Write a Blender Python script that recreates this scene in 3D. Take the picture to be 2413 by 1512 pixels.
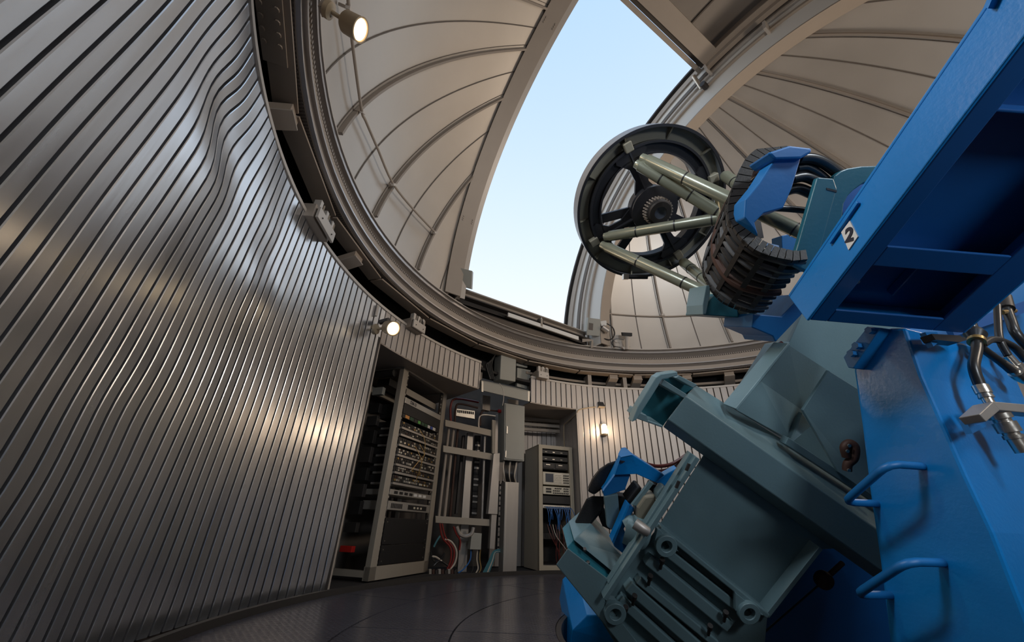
import bpy, bmesh, math, random
from mathutils import Vector as V, Matrix
random.seed(7)
for _o in list(bpy.data.objects): bpy.data.objects.remove(_o)
SC = bpy.context.scene
COL = SC.collection
R = math.radians
# ---------------------------------------------------------------- camera
IW, IH, FPX = 2413.0, 1512.0, 907.6
PITCH, ROLL = R(28.2774), 0.0322
CAMP = V((-2.2252, -2.718, 0.53))
FW = V((0, math.cos(PITCH), math.sin(PITCH)))
UP0 = V((0, -math.sin(PITCH), math.cos(PITCH)))
RT0 = V((1, 0, 0))
RT = RT0*math.cos(ROLL) + UP0*math.sin(ROLL)
UP = UP0*math.cos(ROLL) - RT0*math.sin(ROLL)
cd = bpy.data.cameras.new('camera'); cam = bpy.data.objects.new('camera', cd); COL.objects.link(cam)
cd.sensor_fit = 'HORIZONTAL'; cd.sensor_width = 36.0; cd.lens = FPX/IW*36.0; cd.clip_start = 0.02
M = Matrix((RT, UP, -FW)).transposed().to_4x4(); M.translation = CAMP
cam.matrix_world = M
SC.camera = cam
# ---------------------------------------------------------------- sky, exposure
w = bpy.data.worlds.new('sky'); SC.world = w; w.use_nodes = True
nt = w.node_tree; nt.nodes.clear()
tc = nt.nodes.new('ShaderNodeTexCoord'); sx = nt.nodes.new('ShaderNodeSeparateXYZ')
cr = nt.nodes.new('ShaderNodeValToRGB'); bg = nt.nodes.new('ShaderNodeBackground'); wo = nt.nodes.new('ShaderNodeOutputWorld')
nt.links.new(tc.outputs['Generated'], sx.inputs[0]); nt.links.new(sx.outputs['Z'], cr.inputs[0])
nt.links.new(cr.outputs[0], bg.inputs[0]); nt.links.new(bg.outputs[0], wo.inputs[0])
e = cr.color_ramp.elements
e[0].position = 0.0; e[0].color = (0.90, 0.95, 1.0, 1)
e[1].position = 1.0; e[1].color = (0.42, 0.64, 0.95, 1)
for p, c in ((0.48, (0.86, 0.93, 1.0, 1)), (0.72, (0.66, 0.81, 0.99, 1))):
    q = cr.color_ramp.elements.new(p); q.color = c
bg.inputs[1].default_value = 1.12
SC.view_settings.view_transform = 'Standard'; SC.view_settings.look = 'None'
SC.view_settings.gamma = 1.0; SC.view_settings.use_curve_mapping = False
SC.view_settings.exposure = 0.0
LAMP_W, FILL_W = 50.0, 240.0        # warm lamps, some of them added; white fill lamps, all added
WARM, COOL = (1.0, 0.74, 0.50), (0.86, 0.93, 1.0)
# ---------------------------------------------------------------- pixel helpers (photo frame 2413 x 1512)
def ray(x, y): return (FW + RT*((x-IW/2)/FPX) - UP*((y-IH/2)/FPX))
def at(x, y, d): return CAMP + ray(x, y)*d
class Plane:
    def __init__(s, p, n): s.p = V(p); s.n = V(n).normalized()
    def at(s, x, y):
        r = ray(x, y); t = (s.p-CAMP).dot(s.n)/r.dot(s.n); return CAMP + r*t
    def off(s, k): return Plane(s.p+s.n*k, s.n)
def dplane(d): return Plane(CAMP+FW*d, -FW)
def cyl(x, y, rad):
    r = ray(x, y); a = r.x**2+r.y**2; b = CAMP.x*r.x+CAMP.y*r.y; c = CAMP.x**2+CAMP.y**2-rad*rad
    return CAMP + r*((-b+math.sqrt(b*b-a*c))/a)
def sph(x, y, rad):
    r = ray(x, y); q = CAMP-V((0, 0, ZC)); a = r.dot(r); b = q.dot(r); c = q.dot(q)-rad*rad
    return CAMP + r*((-b+math.sqrt(b*b-a*c))/a)
def azim(p): return math.degrees(math.atan2(p.x, p.y))
def pol(az, rad, z): return V((rad*math.sin(R(az)), rad*math.cos(R(az)), z))
# ---------------------------------------------------------------- mesh builder
class MB:
    def __init__(s): s.v = []; s.f = []
    def add(s, vs, fs):
        k = len(s.v); s.v += [V(a) for a in vs]; s.f += [tuple(i+k for i in f) for f in fs]; return s
    def prism(s, pts, vec):
        n = len(pts); pts = [V(p) for p in pts]; vec = V(vec)
        return s.add(pts+[p+vec for p in pts], [tuple(range(n)), tuple(range(2*n-1, n-1, -1))]+[(i, i+n, (i+1) % n+n, (i+1) % n) for i in range(n)])
    def loft(s, a, b):
        n = len(a)
        return s.add(list(a)+list(b), [tuple(range(n)), tuple(range(2*n-1, n-1, -1))]+[(i, i+n, (i+1) % n+n, (i+1) % n) for i in range(n)])
    def box(s, c, ax, ay, az_):
        c, ax, ay, az_ = V(c), V(ax), V(ay), V(az_)
        return s.prism([c-ax-ay-az_, c+ax-ay-az_, c+ax+ay-az_, c-ax+ay-az_], az_*2)
    def bx(s, x0, x1, y0, y1, z0, z1):
        return s.prism([(x0, y0, z0), (x1, y0, z0), (x1, y1, z0), (x0, y1, z0)], (0, 0, z1-z0))
    def tube(s, path, rad, seg=8, cap=True):
        path = [V(p) for p in path]; n = len(path); rs = rad if isinstance(rad, (list, tuple)) else [rad]*n
        t0 = (path[1]-path[0]).normalized(); a = t0.orthogonal().normalized(); k = len(s.v)
        for i, p in enumerate(path):
            t = (path[min(i+1, n-1)]-path[max(i-1, 0)]).normalized()
            a = (a-t*a.dot(t)); a = a.normalized() if a.length > 1e-6 else t.orthogonal().normalized(); b = t.cross(a)
            for j in range(seg):
                u = 2*math.pi*j/seg; s.v.append(p+(a*math.cos(u)+b*math.sin(u))*rs[i])
        for i in range(n-1):
            for j in range(seg):
                q = k+i*seg+j; q2 = k+i*seg+(j+1) % seg; s.f.append((q, q2, q2+seg, q+seg))
        if cap: s.f.append(tuple(range(k+seg-1, k-1, -1))); s.f.append(tuple(range(k+(n-1)*seg, k+n*seg)))
        return s
    def ring(s, c, axis, prof, n=48, a0=0.0, a1=2*math.pi, ref=None):
        """closed profile [(radius, height along axis)] swept about an axis"""
        c, axis = V(c), V(axis).normalized(); u = (V(ref)-axis*V(ref).dot(axis)).normalized() if ref else axis.orthogonal().normalized(); v_ = axis.cross(u)
        full = abs(a1-a0-2*math.pi) < 1e-6; m = len(prof); k = len(s.v); cnt = n if full else n+1
        for i in range(cnt):
            t = a0+(a1-a0)*i/n; d = u*math.cos(t)+v_*math.sin(t)
            for (r_, h_) in prof: s.v.append(c+d*r_+axis*h_)
        for i in range(n):
            i2 = (i+1) % cnt
            for j in range(m):
                j2 = (j+1) % m; s.f.append((k+i*m+j, k+i*m+j2, k+i2*m+j2, k+i2*m+j))
        if not full: s.f.append(tuple(k+j for j in range(m))); s.f.append(tuple(k+n*m+j for j in range(m-1, -1, -1)))
        return s
    def zring(s, prof, az0=-180, az1=180, n=144):
        """closed profile [(radius, z)] about the room axis, azimuths in degrees clockwise from +Y"""
        full = az1-az0 >= 359.99; m = len(prof); k = len(s.v); cnt = n if full else n+1
        for i in range(cnt):
            a = az0+(az1-az0)*i/n
            for (r_, z_) in prof: s.v.append(pol(a, r_, z_))
        for i in range(n):
            i2 = (i+1) % cnt
            for j in range(m):
                j2 = (j+1) % m; s.f.append((k+i*m+j, k+i*m+j2, k+i2*m+j2, k+i2*m+j))
        if not full: s.f.append(tuple(k+j for j in range(m))); s.f.append(tuple(k+n*m+j for j in range(m-1, -1, -1)))
        return s
    def build(s, name, mat, parent=None, smooth=False, bevel=0.0, label=None):
        off = OFF.get(parent.name, V((0, 0, 0))) if parent else V((0, 0, 0))
        me = bpy.data.meshes.new(name); me.from_pydata([tuple(p-off) for p in s.v], [], s.f)
        bm = bmesh.new(); bm.from_mesh(me); bmesh.ops.recalc_face_normals(bm, faces=bm.faces); bm.to_mesh(me); bm.free()
        if smooth:
            for p in me.polygons: p.use_smooth = True
            me.set_sharp_from_angle(angle=R(38 if smooth is True else smooth))
        me.materials.append(mat)
        o = bpy.data.objects.new(name, me); COL.objects.link(o)
        if parent: o.parent = parent; OFF[o.name] = off
        if bevel:
            b = o.modifiers.new('bevel', 'BEVEL'); b.width = bevel; b.segments = 2; b.limit_method = 'ANGLE'; b.angle_limit = R(40)
        if label: o['label'] = label
        return o
OFF = {}
def tag(o, label=None, cat=None, group=None, kind=None):
    if label: o['label'] = label
    if cat: o['category'] = cat
    if group: o['group'] = group
    if kind: o['kind'] = kind
    return o
def thing(name, label, cat, loc=(0, 0, 0), group=None, kind=None, local=None):
    o = bpy.data.objects.new(name, None); COL.objects.link(o); o.empty_display_size = 0.1
    if local is not None: o.matrix_world = local; OFF[o.name] = V((0, 0, 0))
    else: o.location = loc; OFF[o.name] = V(loc)
    return tag(o, label, cat, group, kind)
def frame(origin, x, z=(0, 0, 1)):
    x = V(x).normalized(); z = V(z).normalized(); y = z.cross(x).normalized(); x = y.cross(z)
    m = Matrix((x, y, z)).transposed().to_4x4(); m.translation = V(origin); return m
def slab(px, pl, depth, mb=None):
    """polygon given by photo points on a plane of the place, with real thickness behind it"""
    return (mb or MB()).prism([pl.at(*p) for p in px], -pl.n*depth)
# ---------------------------------------------------------------- materials
def mat(name, col, rough=0.5, metal=0.0, bump=0.0, bscale=40.0, var=0.0, vscale=6.0, stretch=None, coat=0.0, spec=0.5, emit=None, estr=0.0, rvar=0.0):
    m = bpy.data.materials.new(name); m.use_nodes = True; n = m.node_tree.nodes; l = m.node_tree.links
    b = n['Principled BSDF']; b.inputs['Base Color'].default_value = (*col, 1); b.inputs['Roughness'].default_value = rough
    b.inputs['Metallic'].default_value = metal; b.inputs['Specular IOR Level'].default_value = spec
    if coat: b.inputs['Coat Weight'].default_value = coat; b.inputs['Coat Roughness'].default_value = 0.12
    if emit: b.inputs['Emission Color'].default_value = (*emit, 1); b.inputs['Emission Strength'].default_value = estr
    if bump or var or rvar:
        t = n.new('ShaderNodeTexCoord'); mp = n.new('ShaderNodeMapping'); l.new(t.outputs['Object'], mp.inputs[0])
        if stretch: mp.inputs['Scale'].default_value = stretch
        if var or rvar:
            nz = n.new('ShaderNodeTexNoise'); nz.inputs['Scale'].default_value = vscale; nz.inputs['Detail'].default_value = 4; l.new(mp.outputs[0], nz.inputs[0])
        if var:
            mx = n.new('ShaderNodeMix'); mx.data_type = 'RGBA'; l.new(nz.outputs[0], mx.inputs[0])
            mx.inputs[6].default_value = (*[c*(1-var) for c in col], 1); mx.inputs[7].default_value = (*[min(1, c*(1+var)) for c in col], 1)
            l.new(mx.outputs[2], b.inputs['Base Color'])
        if rvar:
            mr = n.new('ShaderNodeMapRange'); l.new(nz.outputs[0], mr.inputs[0]); mr.inputs[3].default_value = max(.03, rough-rvar); mr.inputs[4].default_value = rough+rvar
            l.new(mr.outputs[0], b.inputs['Roughness'])
        if bump:
            nb = n.new('ShaderNodeTexNoise'); nb.inputs['Scale'].default_value = bscale; nb.inputs['Detail'].default_value = 3; l.new(mp.outputs[0], nb.inputs[0])
            bp = n.new('ShaderNodeBump'); bp.inputs['Strength'].default_value = bump; bp.inputs['Distance'].default_value = 0.01; l.new(nb.outputs[0], bp.inputs['Height']); l.new(bp.outputs[0], b.inputs['Normal'])
    return m
PANEL = mat('brushed_wall_panel', (.82, .84, .875), .25, .97, bump=.05, bscale=5, var=.08, vscale=3, stretch=(3, 3, .5), rvar=.07)
FASC = mat('painted_fascia_panel', (.47, .43, .40), .42, .35, var=.06, vscale=3, stretch=(3, 3, .5))
JOINT = mat('dark_joint', (.035, .026, .024), .7)
SKIN = mat('dome_skin', (.58, .535, .485), .40, .60, bump=.05, bscale=3, var=.07, vscale=2, rvar=.06)
SHUT = mat('shutter_sheet', (.27, .245, .225), .5, .4, var=.08, vscale=3)
RIB = mat('dome_rib', (.30, .26, .225), .5, .3)
SEAM = mat('dome_seam', (.13, .11, .095), .6, .2)
BEIGE = mat('beige_steel_paint', (.36, .305, .255), .5, .1, var=.06, vscale=4)
BEIGEL = mat('pale_steel_paint', (.55, .50, .45), .4, .2, var=.05)
GIRD = mat('brown_girder_paint', (.33, .26, .20), .6, .05, var=.08, vscale=4)
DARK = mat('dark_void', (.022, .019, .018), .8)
DARKM = mat('dark_steel', (.05, .045, .043), .5, .5)
RAILM = mat('bright_rail_edge', (.62, .60, .60), .3, .9)
GEARM = mat('gear_rack_steel', (.085, .07, .06), .5, .6, var=.3, vscale=60)
KERBM = mat('kerb_rubber', (.022, .019, .017), .55, .1)
GALV = mat('galvanised_duct', (.42, .39, .36), .42, .6, var=.1, vscale=5, stretch=(4, 4, .4))
RACKM = mat('rack_paint', (.36, .32, .265), .45, .15, var=.05)
RACKD = mat('rack_dark', (.018, .017, .017), .45, .2)
CABM = mat('cabinet_cream', (.42, .36, .27), .5, .0, var=.04)
BOXG = mat('enclosure_grey', (.34, .335, .30), .5, .1, var=.05)
INSTR = mat('instrument_cream', (.58, .52, .41), .5)
SILV = mat('silver_panel', (.55, .52, .47), .35, .7)
BLACK = mat('black_plastic', (.014, .013, .013), .58, bump=.15, bscale=90)
RUBBER = mat('black_rubber', (.020, .020, .021), .30)
HOSEG = mat('grey_hose', (.10, .11, .12), .35)
CHROME = mat('steel_fitting', (.60, .56, .50), .28, .95, bump=.05, bscale=60)
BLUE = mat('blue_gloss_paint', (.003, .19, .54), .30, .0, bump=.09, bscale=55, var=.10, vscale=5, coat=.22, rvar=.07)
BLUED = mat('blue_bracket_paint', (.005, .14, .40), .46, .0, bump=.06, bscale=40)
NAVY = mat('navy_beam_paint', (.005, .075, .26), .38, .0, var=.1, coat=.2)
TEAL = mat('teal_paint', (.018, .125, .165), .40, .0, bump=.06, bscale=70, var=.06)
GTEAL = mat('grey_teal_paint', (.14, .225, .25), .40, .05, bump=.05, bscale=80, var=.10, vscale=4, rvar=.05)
OLIVE = mat('truss_tube_paint', (.20, .215, .165), .30, .25, var=.08)
OLIVED = mat('ring_channel_paint', (.24, .22, .165), .45, .1)
RINGM = mat('telescope_ring_grey', (.26, .28, .31), .38, .4)
BLK2 = mat('flat_black_paint', (.016, .0155, .018), .38)
RED = mat('red_cable', (.22, .018, .014), .4)
DRED = mat('dark_red_hose', (.12, .022, .018), .4)
BLUEC = mat('blue_cable', (.03, .14, .40), .45)
TEALC = mat('teal_cable', (.06, .20, .24), .45)
WHITEC = mat('white_cable', (.55, .48, .40), .5)
WHITE = mat('white_plate', (.72, .70, .66), .45)
INK = mat('black_ink', (.012, .014, .03), .6)
GREEN = mat('green_label', (.12, .42, .08), .5); ORANGE = mat('orange_label', (.62, .27, .07), .5); BLUEL = mat('blue_label', (.05, .09, .40), .5)
DKGREEN = mat('dark_green_label', (.02, .07, .03), .5)
RUST = mat('rusty_iron', (.07, .035, .026), .6, .3, var=.3, vscale=30)
BRASS = mat('brass_collar', (.45, .30, .12), .35, .8)
SCREEN = mat('lcd_screen', (.06, .07, .09), .2)
LENS = mat('lit_lamp_glass', (1, .9, .7), .3, emit=(1.0, .74, .42), estr=2.6)
LENSC = mat('fill_lamp_glass', (1, 1, 1), .3, emit=(.86, .93, 1.0), estr=4.0)  # glowing glass of the added white fill lamps
BULB = mat('lit_bulkhead_glass', (1, .9, .7), .3, emit=(1.0, .78, .46), estr=2.6)
LAMPM = mat('lamp_housing', (.42, .33, .22), .45, .3)
REDP = mat('red_plastic', (.45, .02, .015), .4)
def floor_material():
    m = bpy.data.materials.new('tread_plate'); m.use_nodes = True; n = m.node_tree.nodes; l = m.node_tree.links; b = n['Principled BSDF']
    b.inputs['Metallic'].default_value = .3; b.inputs['Roughness'].default_value = .22
    tcn = n.new('ShaderNodeTexCoord'); sp = n.new('ShaderNodeSeparateXYZ'); l.new(tcn.outputs['Object'], sp.inputs[0])
    def mth(op, a, c=None):
        q = n.new('ShaderNodeMath'); q.operation = op
        for i, v_ in enumerate((a, c)):
            if v_ is None: continue
            if isinstance(v_, (int, float)): q.inputs[i].default_value = v_
            else: l.new(v_, q.inputs[i])
        return q.outputs[0]
    u = mth('MULTIPLY', sp.outputs['X'], 26.0); v_ = mth('MULTIPLY', sp.outputs['Y'], 40.0)
    row = mth('FLOOR', v_); u2 = mth('ADD', u, mth('MULTIPLY', row, 0.5))
    fu = mth('MULTIPLY', mth('SUBTRACT', mth('FRACT', u2), 0.5), 2.3); fv = mth('MULTIPLY', mth('SUBTRACT', mth('FRACT', v_), 0.5), 3.2)
    h = mth('MAXIMUM', mth('SUBTRACT', 1.0, mth('ADD', mth('MULTIPLY', fu, fu), mth('MULTIPLY', fv, fv))), 0.0)
    bp = n.new('ShaderNodeBump'); bp.inputs['Strength'].default_value = .9; bp.inputs['Distance'].default_value = .006
    l.new(h, bp.inputs['Height']); l.new(bp.outputs[0], b.inputs['Normal'])
    nz = n.new('ShaderNodeTexNoise'); nz.inputs['Scale'].default_value = 2.5; nz.inputs['Detail'].default_value = 5; l.new(tcn.outputs['Object'], nz.inputs[0])
    mx = n.new('ShaderNodeMix'); mx.data_type = 'RGBA'; l.new(nz.outputs[0], mx.inputs[0])
    mx.inputs[6].default_value = (.055, .053, .066, 1); mx.inputs[7].default_value = (.105, .10, .118, 1); l.new(mx.outputs[2], b.inputs['Base Color'])
    return m
TREAD = floor_material()
# ================================================================ THE SETTING
RW, ZW = 4.0, 2.84           # round wall
RD, ZC = 3.854, 3.5548       # dome radius and the height of its springing line
RK = 3.82                    # kerb
# ---- floor: tread plates in three rings round the open pit of the telescope
fl = thing('floor', 'dark blue-grey tread plate floor laid in ring segments round the pit', None, kind='structure')
def plate(r0, r1, a0, a1):
    g = .0055; n = max(6, int((a1-a0)/2.5)); pts = []
    for i in range(n+1):
        a = a0+(a1-a0)*i/n; pts.append(a)
    top = [pol(a+math.degrees(g/r1)*(1 if i == 0 else -1 if i == n else 0), r1-g, 0) for i, a in enumerate(pts)]
    bot = [pol(a+math.degrees(g/r0)*(1 if i == 0 else -1 if i == n else 0), r0+g, 0) for i, a in enumerate(pts)]
    mb = MB(); k = n+1
    vs = top+bot+[p+V((0, 0, -.012)) for p in top+bot]
    fs = []
    for i in range(n):
        fs += [(i, i+1, k+i+1, k+i), (2*k+i, 2*k+k+i, 2*k+k+i+1, 2*k+i+1), (i, 2*k+i, 2*k+i+1, i+1), (k+i, k+i+1, 3*k+i+1, 3*k+i)]
    fs += [(0, k, 3*k, 2*k), (n, 2*k+n, 3*k+n, k+n)]
    mb.add(vs, fs).build('floor_plate', TREAD, fl)
for (r0, r1, start, step) in ((3.11, RK, -130, 60), (2.505, 3.11, -45-86, 43), (1.91, 2.505, -88, 45)):
    a = start
    while a < start+360-1:
        b = min(a+step, start+360); plate(r0, r1, a, b); a = b
MB().zring([(1.91, -.014), (5.6, -.014), (5.6, -.06), (1.91, -.06)], n=120).build('subfloor', DARK, fl)
MB().zring([(1.88, -.002), (1.912, -.002), (1.912, -1.1), (1.88, -1.1)], n=96).build('pit_lining', DARKM, fl)
MB().zring([(.01, -1.1), (1.9, -1.1), (1.9, -1.15), (.01, -1.15)], n=64).build('pit_bottom', DARK, fl)
kb = MB().zring([(RK-.004, 0), (RK, .042), (RK+.035, .042), (RK+.035, -.02)], n=180).build('trim_1', KERBM)
tag(kb, 'black rubber kerb curving along the floor edge', None, kind='structure')
# ---- round wall: standing panels with dark recessed joints
def G(a, c, s): return math.exp(-((a-c)/s)**2)
def wave(a, z):
    d = G(a, -110.5, 4.6)*(-1.0*G(z, 2.34, .19)+.42*G(z, 1.72, .36))
    d += -.28*G(a, -105.5, 4)*G(z, .92, .15) + .25*G(a, -111, 3)*G(z, .62, .16)
    d += .22*G(a, -98.5, 2.2)*G(z, 2.3, .16)-.18*G(a, -96.5, 2.5)*G(z, 1.95, .18)
    return d
def dent(a, z):
    return .009*math.sin(a*.28+1.6*math.sin(z*2.1))*math.sin(z*2.9+a*.21)*G(a, -106, 18)+.012*G(a, -110, 4)*(G(z, 2.28, .12)-G(z, 2.05, .14))+.009*G(a, -97, 3)*(G(z, 2.2, .15)-G(z, 1.9, .15))
def wall_panel(parent, a0, a1, z0, z1, m, wavy=False, nz=2, hook=True):
    g = math.degrees(.0078/RW); mb = MB(); tilt = random.uniform(-.0005, .0005); prof = 4
    for i in range(nz+1):
        z = z0+(z1-z0)*i/nz
        d0 = wave(a0, z) if wavy else 0; d1 = wave(a1, z) if wavy else 0
        q0 = a0+g+d0; q1 = a1-g+d1
        if q1-q0 < .12: mid = (q0+q1)/2; q0, q1 = mid-.06, mid+.06
        r0 = RW+(dent(a0, z) if wavy else 0)+tilt; r1 = RW+(dent(a1, z) if wavy else 0)-tilt
        c = q1-q0
        mb.v += [pol(q0, r0+.018, z), pol(q0, r0+.002, z), pol(q0+c*.06, r0, z), pol(q0+c*.94, r1, z), pol(q1, r1+.002, z), pol(q1, r1+.018, z)]
    for i in range(nz):
        for j in range(5):
            k = i*6+j; mb.f.append((k, k+1, k+7, k+6))
    mb.f.append(tuple(range(5, -1, -1))); mb.f.append(tuple(range(nz*6, nz*6+6)))
    mb.build('wall_panel', m, parent, smooth=12)
wl = thing('wall_left', 'round wall of brushed metal panels with dark joints, left of the racks', None, kind='structure')
seams = [-69.9]
while seams[-1] > -148:
    seams.append(seams[-1]-(1.36 if seams[-1] > -80 else 1.27 if seams[-1] > -92 else 1.2))
for a1, a0 in zip(seams, seams[1:]):
    near = a0 > -128
    wall_panel(wl, a0, a1, .0, ZW-.03, PANEL, wavy=near, nz=48 if near else 2)
MB().zring([(RW+.022, -.05), (RW+.022, ZW-.03), (RW+.06, ZW-.03), (RW+.06, -.05)], -150, -69.8, 60).build('joint_backing', JOINT, wl)
wb = thing('wall_right', 'round wall of pale narrow panels with the bulkhead lamp', None, kind='structure')
a = -15.2
while a < 46:
    wall_panel(wb, a, a+1.52, 0, ZW-.03, FASC); a += 1.52
MB().zring([(RW+.02, -.05), (RW+.02, ZW-.03), (RW+.06, ZW-.03), (RW+.06, -.05)], -15.3, 46, 40).build('joint_backing', JOINT, wb)
wk = thing('wall_back', 'curved fascia of narrow pale panels above the rack alcoves', None, kind='structure')
for (s0, s1, zb) in ((-69.9, -42.6, 2.40), (-27.9, -15.2, 2.385)):
    n = round((s1-s0)/1.45)
    for i in range(n): wall_panel(wk, s0+(s1-s0)*i/n, s0+(s1-s0)*(i+1)/n, zb, ZW-.03, FASC)
    MB().zring([(RW+.02, zb), (RW+.02, ZW-.03), (RW+.06, ZW-.03), (RW+.06, zb)], s0, s1, 24).build('joint_backing', JOINT, wk)
    MB().zring([(RW-.004, zb-.018), (RW-.004, zb), (5.25, zb), (5.25, zb-.018)], s0-.1, s1+.1, 24).build('alcove_soffit', BEIGE, wk)
    MB().prism([pol(s1, RW-.004, zb), pol(s1+.3, RW-.004, zb), pol(s1+.3, 4.5, zb), pol(s1, 4.5, zb)], (0, 0, ZW-.03-zb)).build('fascia_end', FASC, wk)
# alcove shell behind the racks
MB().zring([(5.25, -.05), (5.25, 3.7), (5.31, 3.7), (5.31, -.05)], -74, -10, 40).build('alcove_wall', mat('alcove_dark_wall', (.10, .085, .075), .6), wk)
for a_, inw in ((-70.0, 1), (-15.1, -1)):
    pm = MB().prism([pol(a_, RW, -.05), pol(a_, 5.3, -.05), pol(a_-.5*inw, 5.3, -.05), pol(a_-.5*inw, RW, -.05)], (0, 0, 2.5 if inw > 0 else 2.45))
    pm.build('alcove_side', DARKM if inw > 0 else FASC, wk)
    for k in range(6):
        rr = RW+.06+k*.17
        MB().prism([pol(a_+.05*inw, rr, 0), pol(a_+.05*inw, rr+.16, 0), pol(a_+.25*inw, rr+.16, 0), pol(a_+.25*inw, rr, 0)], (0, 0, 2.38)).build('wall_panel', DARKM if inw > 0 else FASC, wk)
MB().prism([pol(-69.75, RW-.006, 0), pol(-70.0, RW-.006, 0), pol(-70.0, RW+.03, 0), pol(-69.75, RW+.03, 0)], (0, 0, 2.42)).build('corner_trim', BEIGE, wk)
MB().prism([pol(-15.2, RW-.006, 0), pol(-15.45, RW-.006, 0), pol(-15.45, RW+.03, 0), pol(-15.2, RW+.03, 0)], (0, 0, 2.38)).build('corner_trim', BEIGEL, wk)
ws = MB().zring([(RW+.02, -.05), (RW+.02, ZW), (RW+.08, ZW), (RW+.08, -.05)], 46, 210.5, 90).build('wall_front', FASC)
tag(ws, 'plain round wall behind the telescope and the camera', None, kind='structure')
cap = MB().zring([(RW-.012, ZW-.032), (RW-.012, ZW), (RW+.02, ZW), (RW+.02, ZW-.032)], -150, -42.3, 90).build('trim_2', BEIGEL)
tag(cap, 'slim pale trim along the top of the panelled wall', None, kind='structure')
cap = MB().zring([(RW-.012, ZW-.032), (RW-.012, ZW), (RW+.02, ZW), (RW+.02, ZW-.032)], -27.9, 46, 60).build('trim_3', BEIGEL)
tag(cap, 'slim pale trim along the top of the right-hand wall', None, kind='structure')
# ---- ring of girder, gear rack and rails that carries the dome
rg = thing('dome_ring', 'circular girder, gear rack and rails carrying the dome', None, kind='structure')
MB().zring([(4.33, 2.78), (4.33, 3.62), (4.4, 3.62), (4.4, 2.78)]).build('outer_shell', DARK, rg)  # dark shell behind the gap, put in to block sky light
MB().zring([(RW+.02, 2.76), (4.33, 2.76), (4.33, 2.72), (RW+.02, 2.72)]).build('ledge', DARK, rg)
MB().zring([(3.90, 3.50), (4.36, 3.50), (4.36, 3.56), (3.90, 3.56)]).build('light_block_cap', DARK, rg)  # cap added over the ring gap to keep sky light out
MB().zring([(3.955, 3.065), (3.955, 3.30), (3.985, 3.30), (3.985, 3.065)]).build('girder_web', GIRD, rg)
nseg = 24
for i in range(nseg):
    a0 = -180+i*15+.6; a1 = a0+14.6
    MB().prism([pol(a0, 3.905, 3.05), pol(a1, 3.905, 3.05), pol(a1, 4.065, 3.05), pol(a0, 4.065, 3.05)], (0, 0, .018)).build('girder_flange', GIRD, rg)
MB().zring([(3.868, 3.085), (3.912, 3.075), (3.912, 3.10), (3.868, 3.12)]).build('gear_band', GEARM, rg)
t = MB()
for i in range(900):
    a = i*.4; t.prism([pol(a, 3.872, 3.079), pol(a+.16, 3.872, 3.079), pol(a+.16, 3.908, 3.069), pol(a, 3.908, 3.069)], (0, 0, .012))
tag(t.build('gear_rack_teeth', GEARM, rg), kind='stuff')
MB().zring([(3.842, 3.112), (3.842, 3.122), (3.87, 3.122), (3.87, 3.105)]).build('rail_edge', RAILM, rg, True)
MB().zring([(3.858, 3.122), (3.858, 3.188), (3.875, 3.188), (3.875, 3.122)]).build('rail_face', BEIGE, rg, True)
MB().zring([(3.866, 3.188), (3.866, 3.24), (3.88, 3.24), (3.88, 3.188)]).build('rail_groove', SEAM, rg, True)
MB().zring([(3.838, 3.238), (3.838, 3.256), (3.87, 3.256), (3.87, 3.238)]).build('rail_lip', RAILM, rg, True)
MB().zring([(3.856, 3.256), (3.856, 3.345), (3.875, 3.345), (3.875, 3.256)]).build('rail_face', BEIGE, rg, True)
t = MB()
for i in range(720):
    a = i*.5; t.prism([pol(a, 3.848, 3.34), pol(a+.24, 3.848, 3.34), pol(a+.24, 3.872, 3.34), pol(a, 3.872, 3.34)], (0, 0, .03))
tag(t.build('sprocket_teeth', RIB, rg), kind='stuff')
MB().zring([(3.885, 3.345), (3.885, 3.47), (3.90, 3.47), (3.90, 3.345)]).build('ring_recess', SEAM, rg, True)
MB().zring([(3.845, 3.466), (3.845, 3.50), (3.90, 3.50), (3.90, 3.466)]).build('dome_base_edge', RAILM, rg, True)
MB().zring([(3.868, 3.50), (3.868, 3.535), (3.90, 3.535), (3.90, 3.50)]).build('dome_base_face', SEAM, rg, True)
MB().zring([(3.842, 3.535), (3.842, 3.555), (3.90, 3.555), (3.90, 3.535)]).build('dome_base_rim', BEIGEL, rg, True)
def bracket(az_):
    mb = MB()
    mb.loft([pol(az_-1.1, 3.92, 3.05), pol(az_+1.1, 3.92, 3.05), pol(az_+1.1, 4.30, 2.93), pol(az_-1.1, 4.30, 2.93)],
            [pol(az_-1.1, 3.92, 2.985), pol(az_+1.1, 3.92, 2.985), pol(az_+1.1, 4.30, 2.86), pol(az_-1.1, 4.30, 2.86)])
    mb.build('girder_bracket', GIRD, rg, bevel=.004)
    MB().prism([pol(az_-1.15, 3.905, 2.985), pol(az_+1.15, 3.905, 2.985), pol(az_+1.15, 4.2, 2.895), pol(az_-1.15, 4.2, 2.895)], (0, 0, -.012)).build('bracket_plate', BEIGE, rg)
for (px, py) in ((668, 276), (831, 614), (1500, 885)):
    bracket(azim(cyl(px, py, 3.98)))
for az_ in (-122, -5, 14, 24): bracket(az_)
# splice plate with bolts at the top left of the girder
sp_a = azim(cyl(650, 80, 3.98))
MB().prism([pol(sp_a-3.6, 3.915, 3.05), pol(sp_a+2.2, 3.915, 3.05), pol(sp_a+2.2, 4.055, 3.05), pol(sp_a-3.6, 4.055, 3.05)], (0, 0, -.012)).build('splice_plate', GIRD, rg, bevel=.003)
for k in range(4):
    for rr in (3.945, 4.03):
        MB().ring(pol(sp_a-2.6+k*1.0, rr, 3.038), (0, 0, -1), [(.001, 0), (.016, 0), (.016, .012), (.001, .012)], 8).build('bolt', GIRD, rg)
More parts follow.
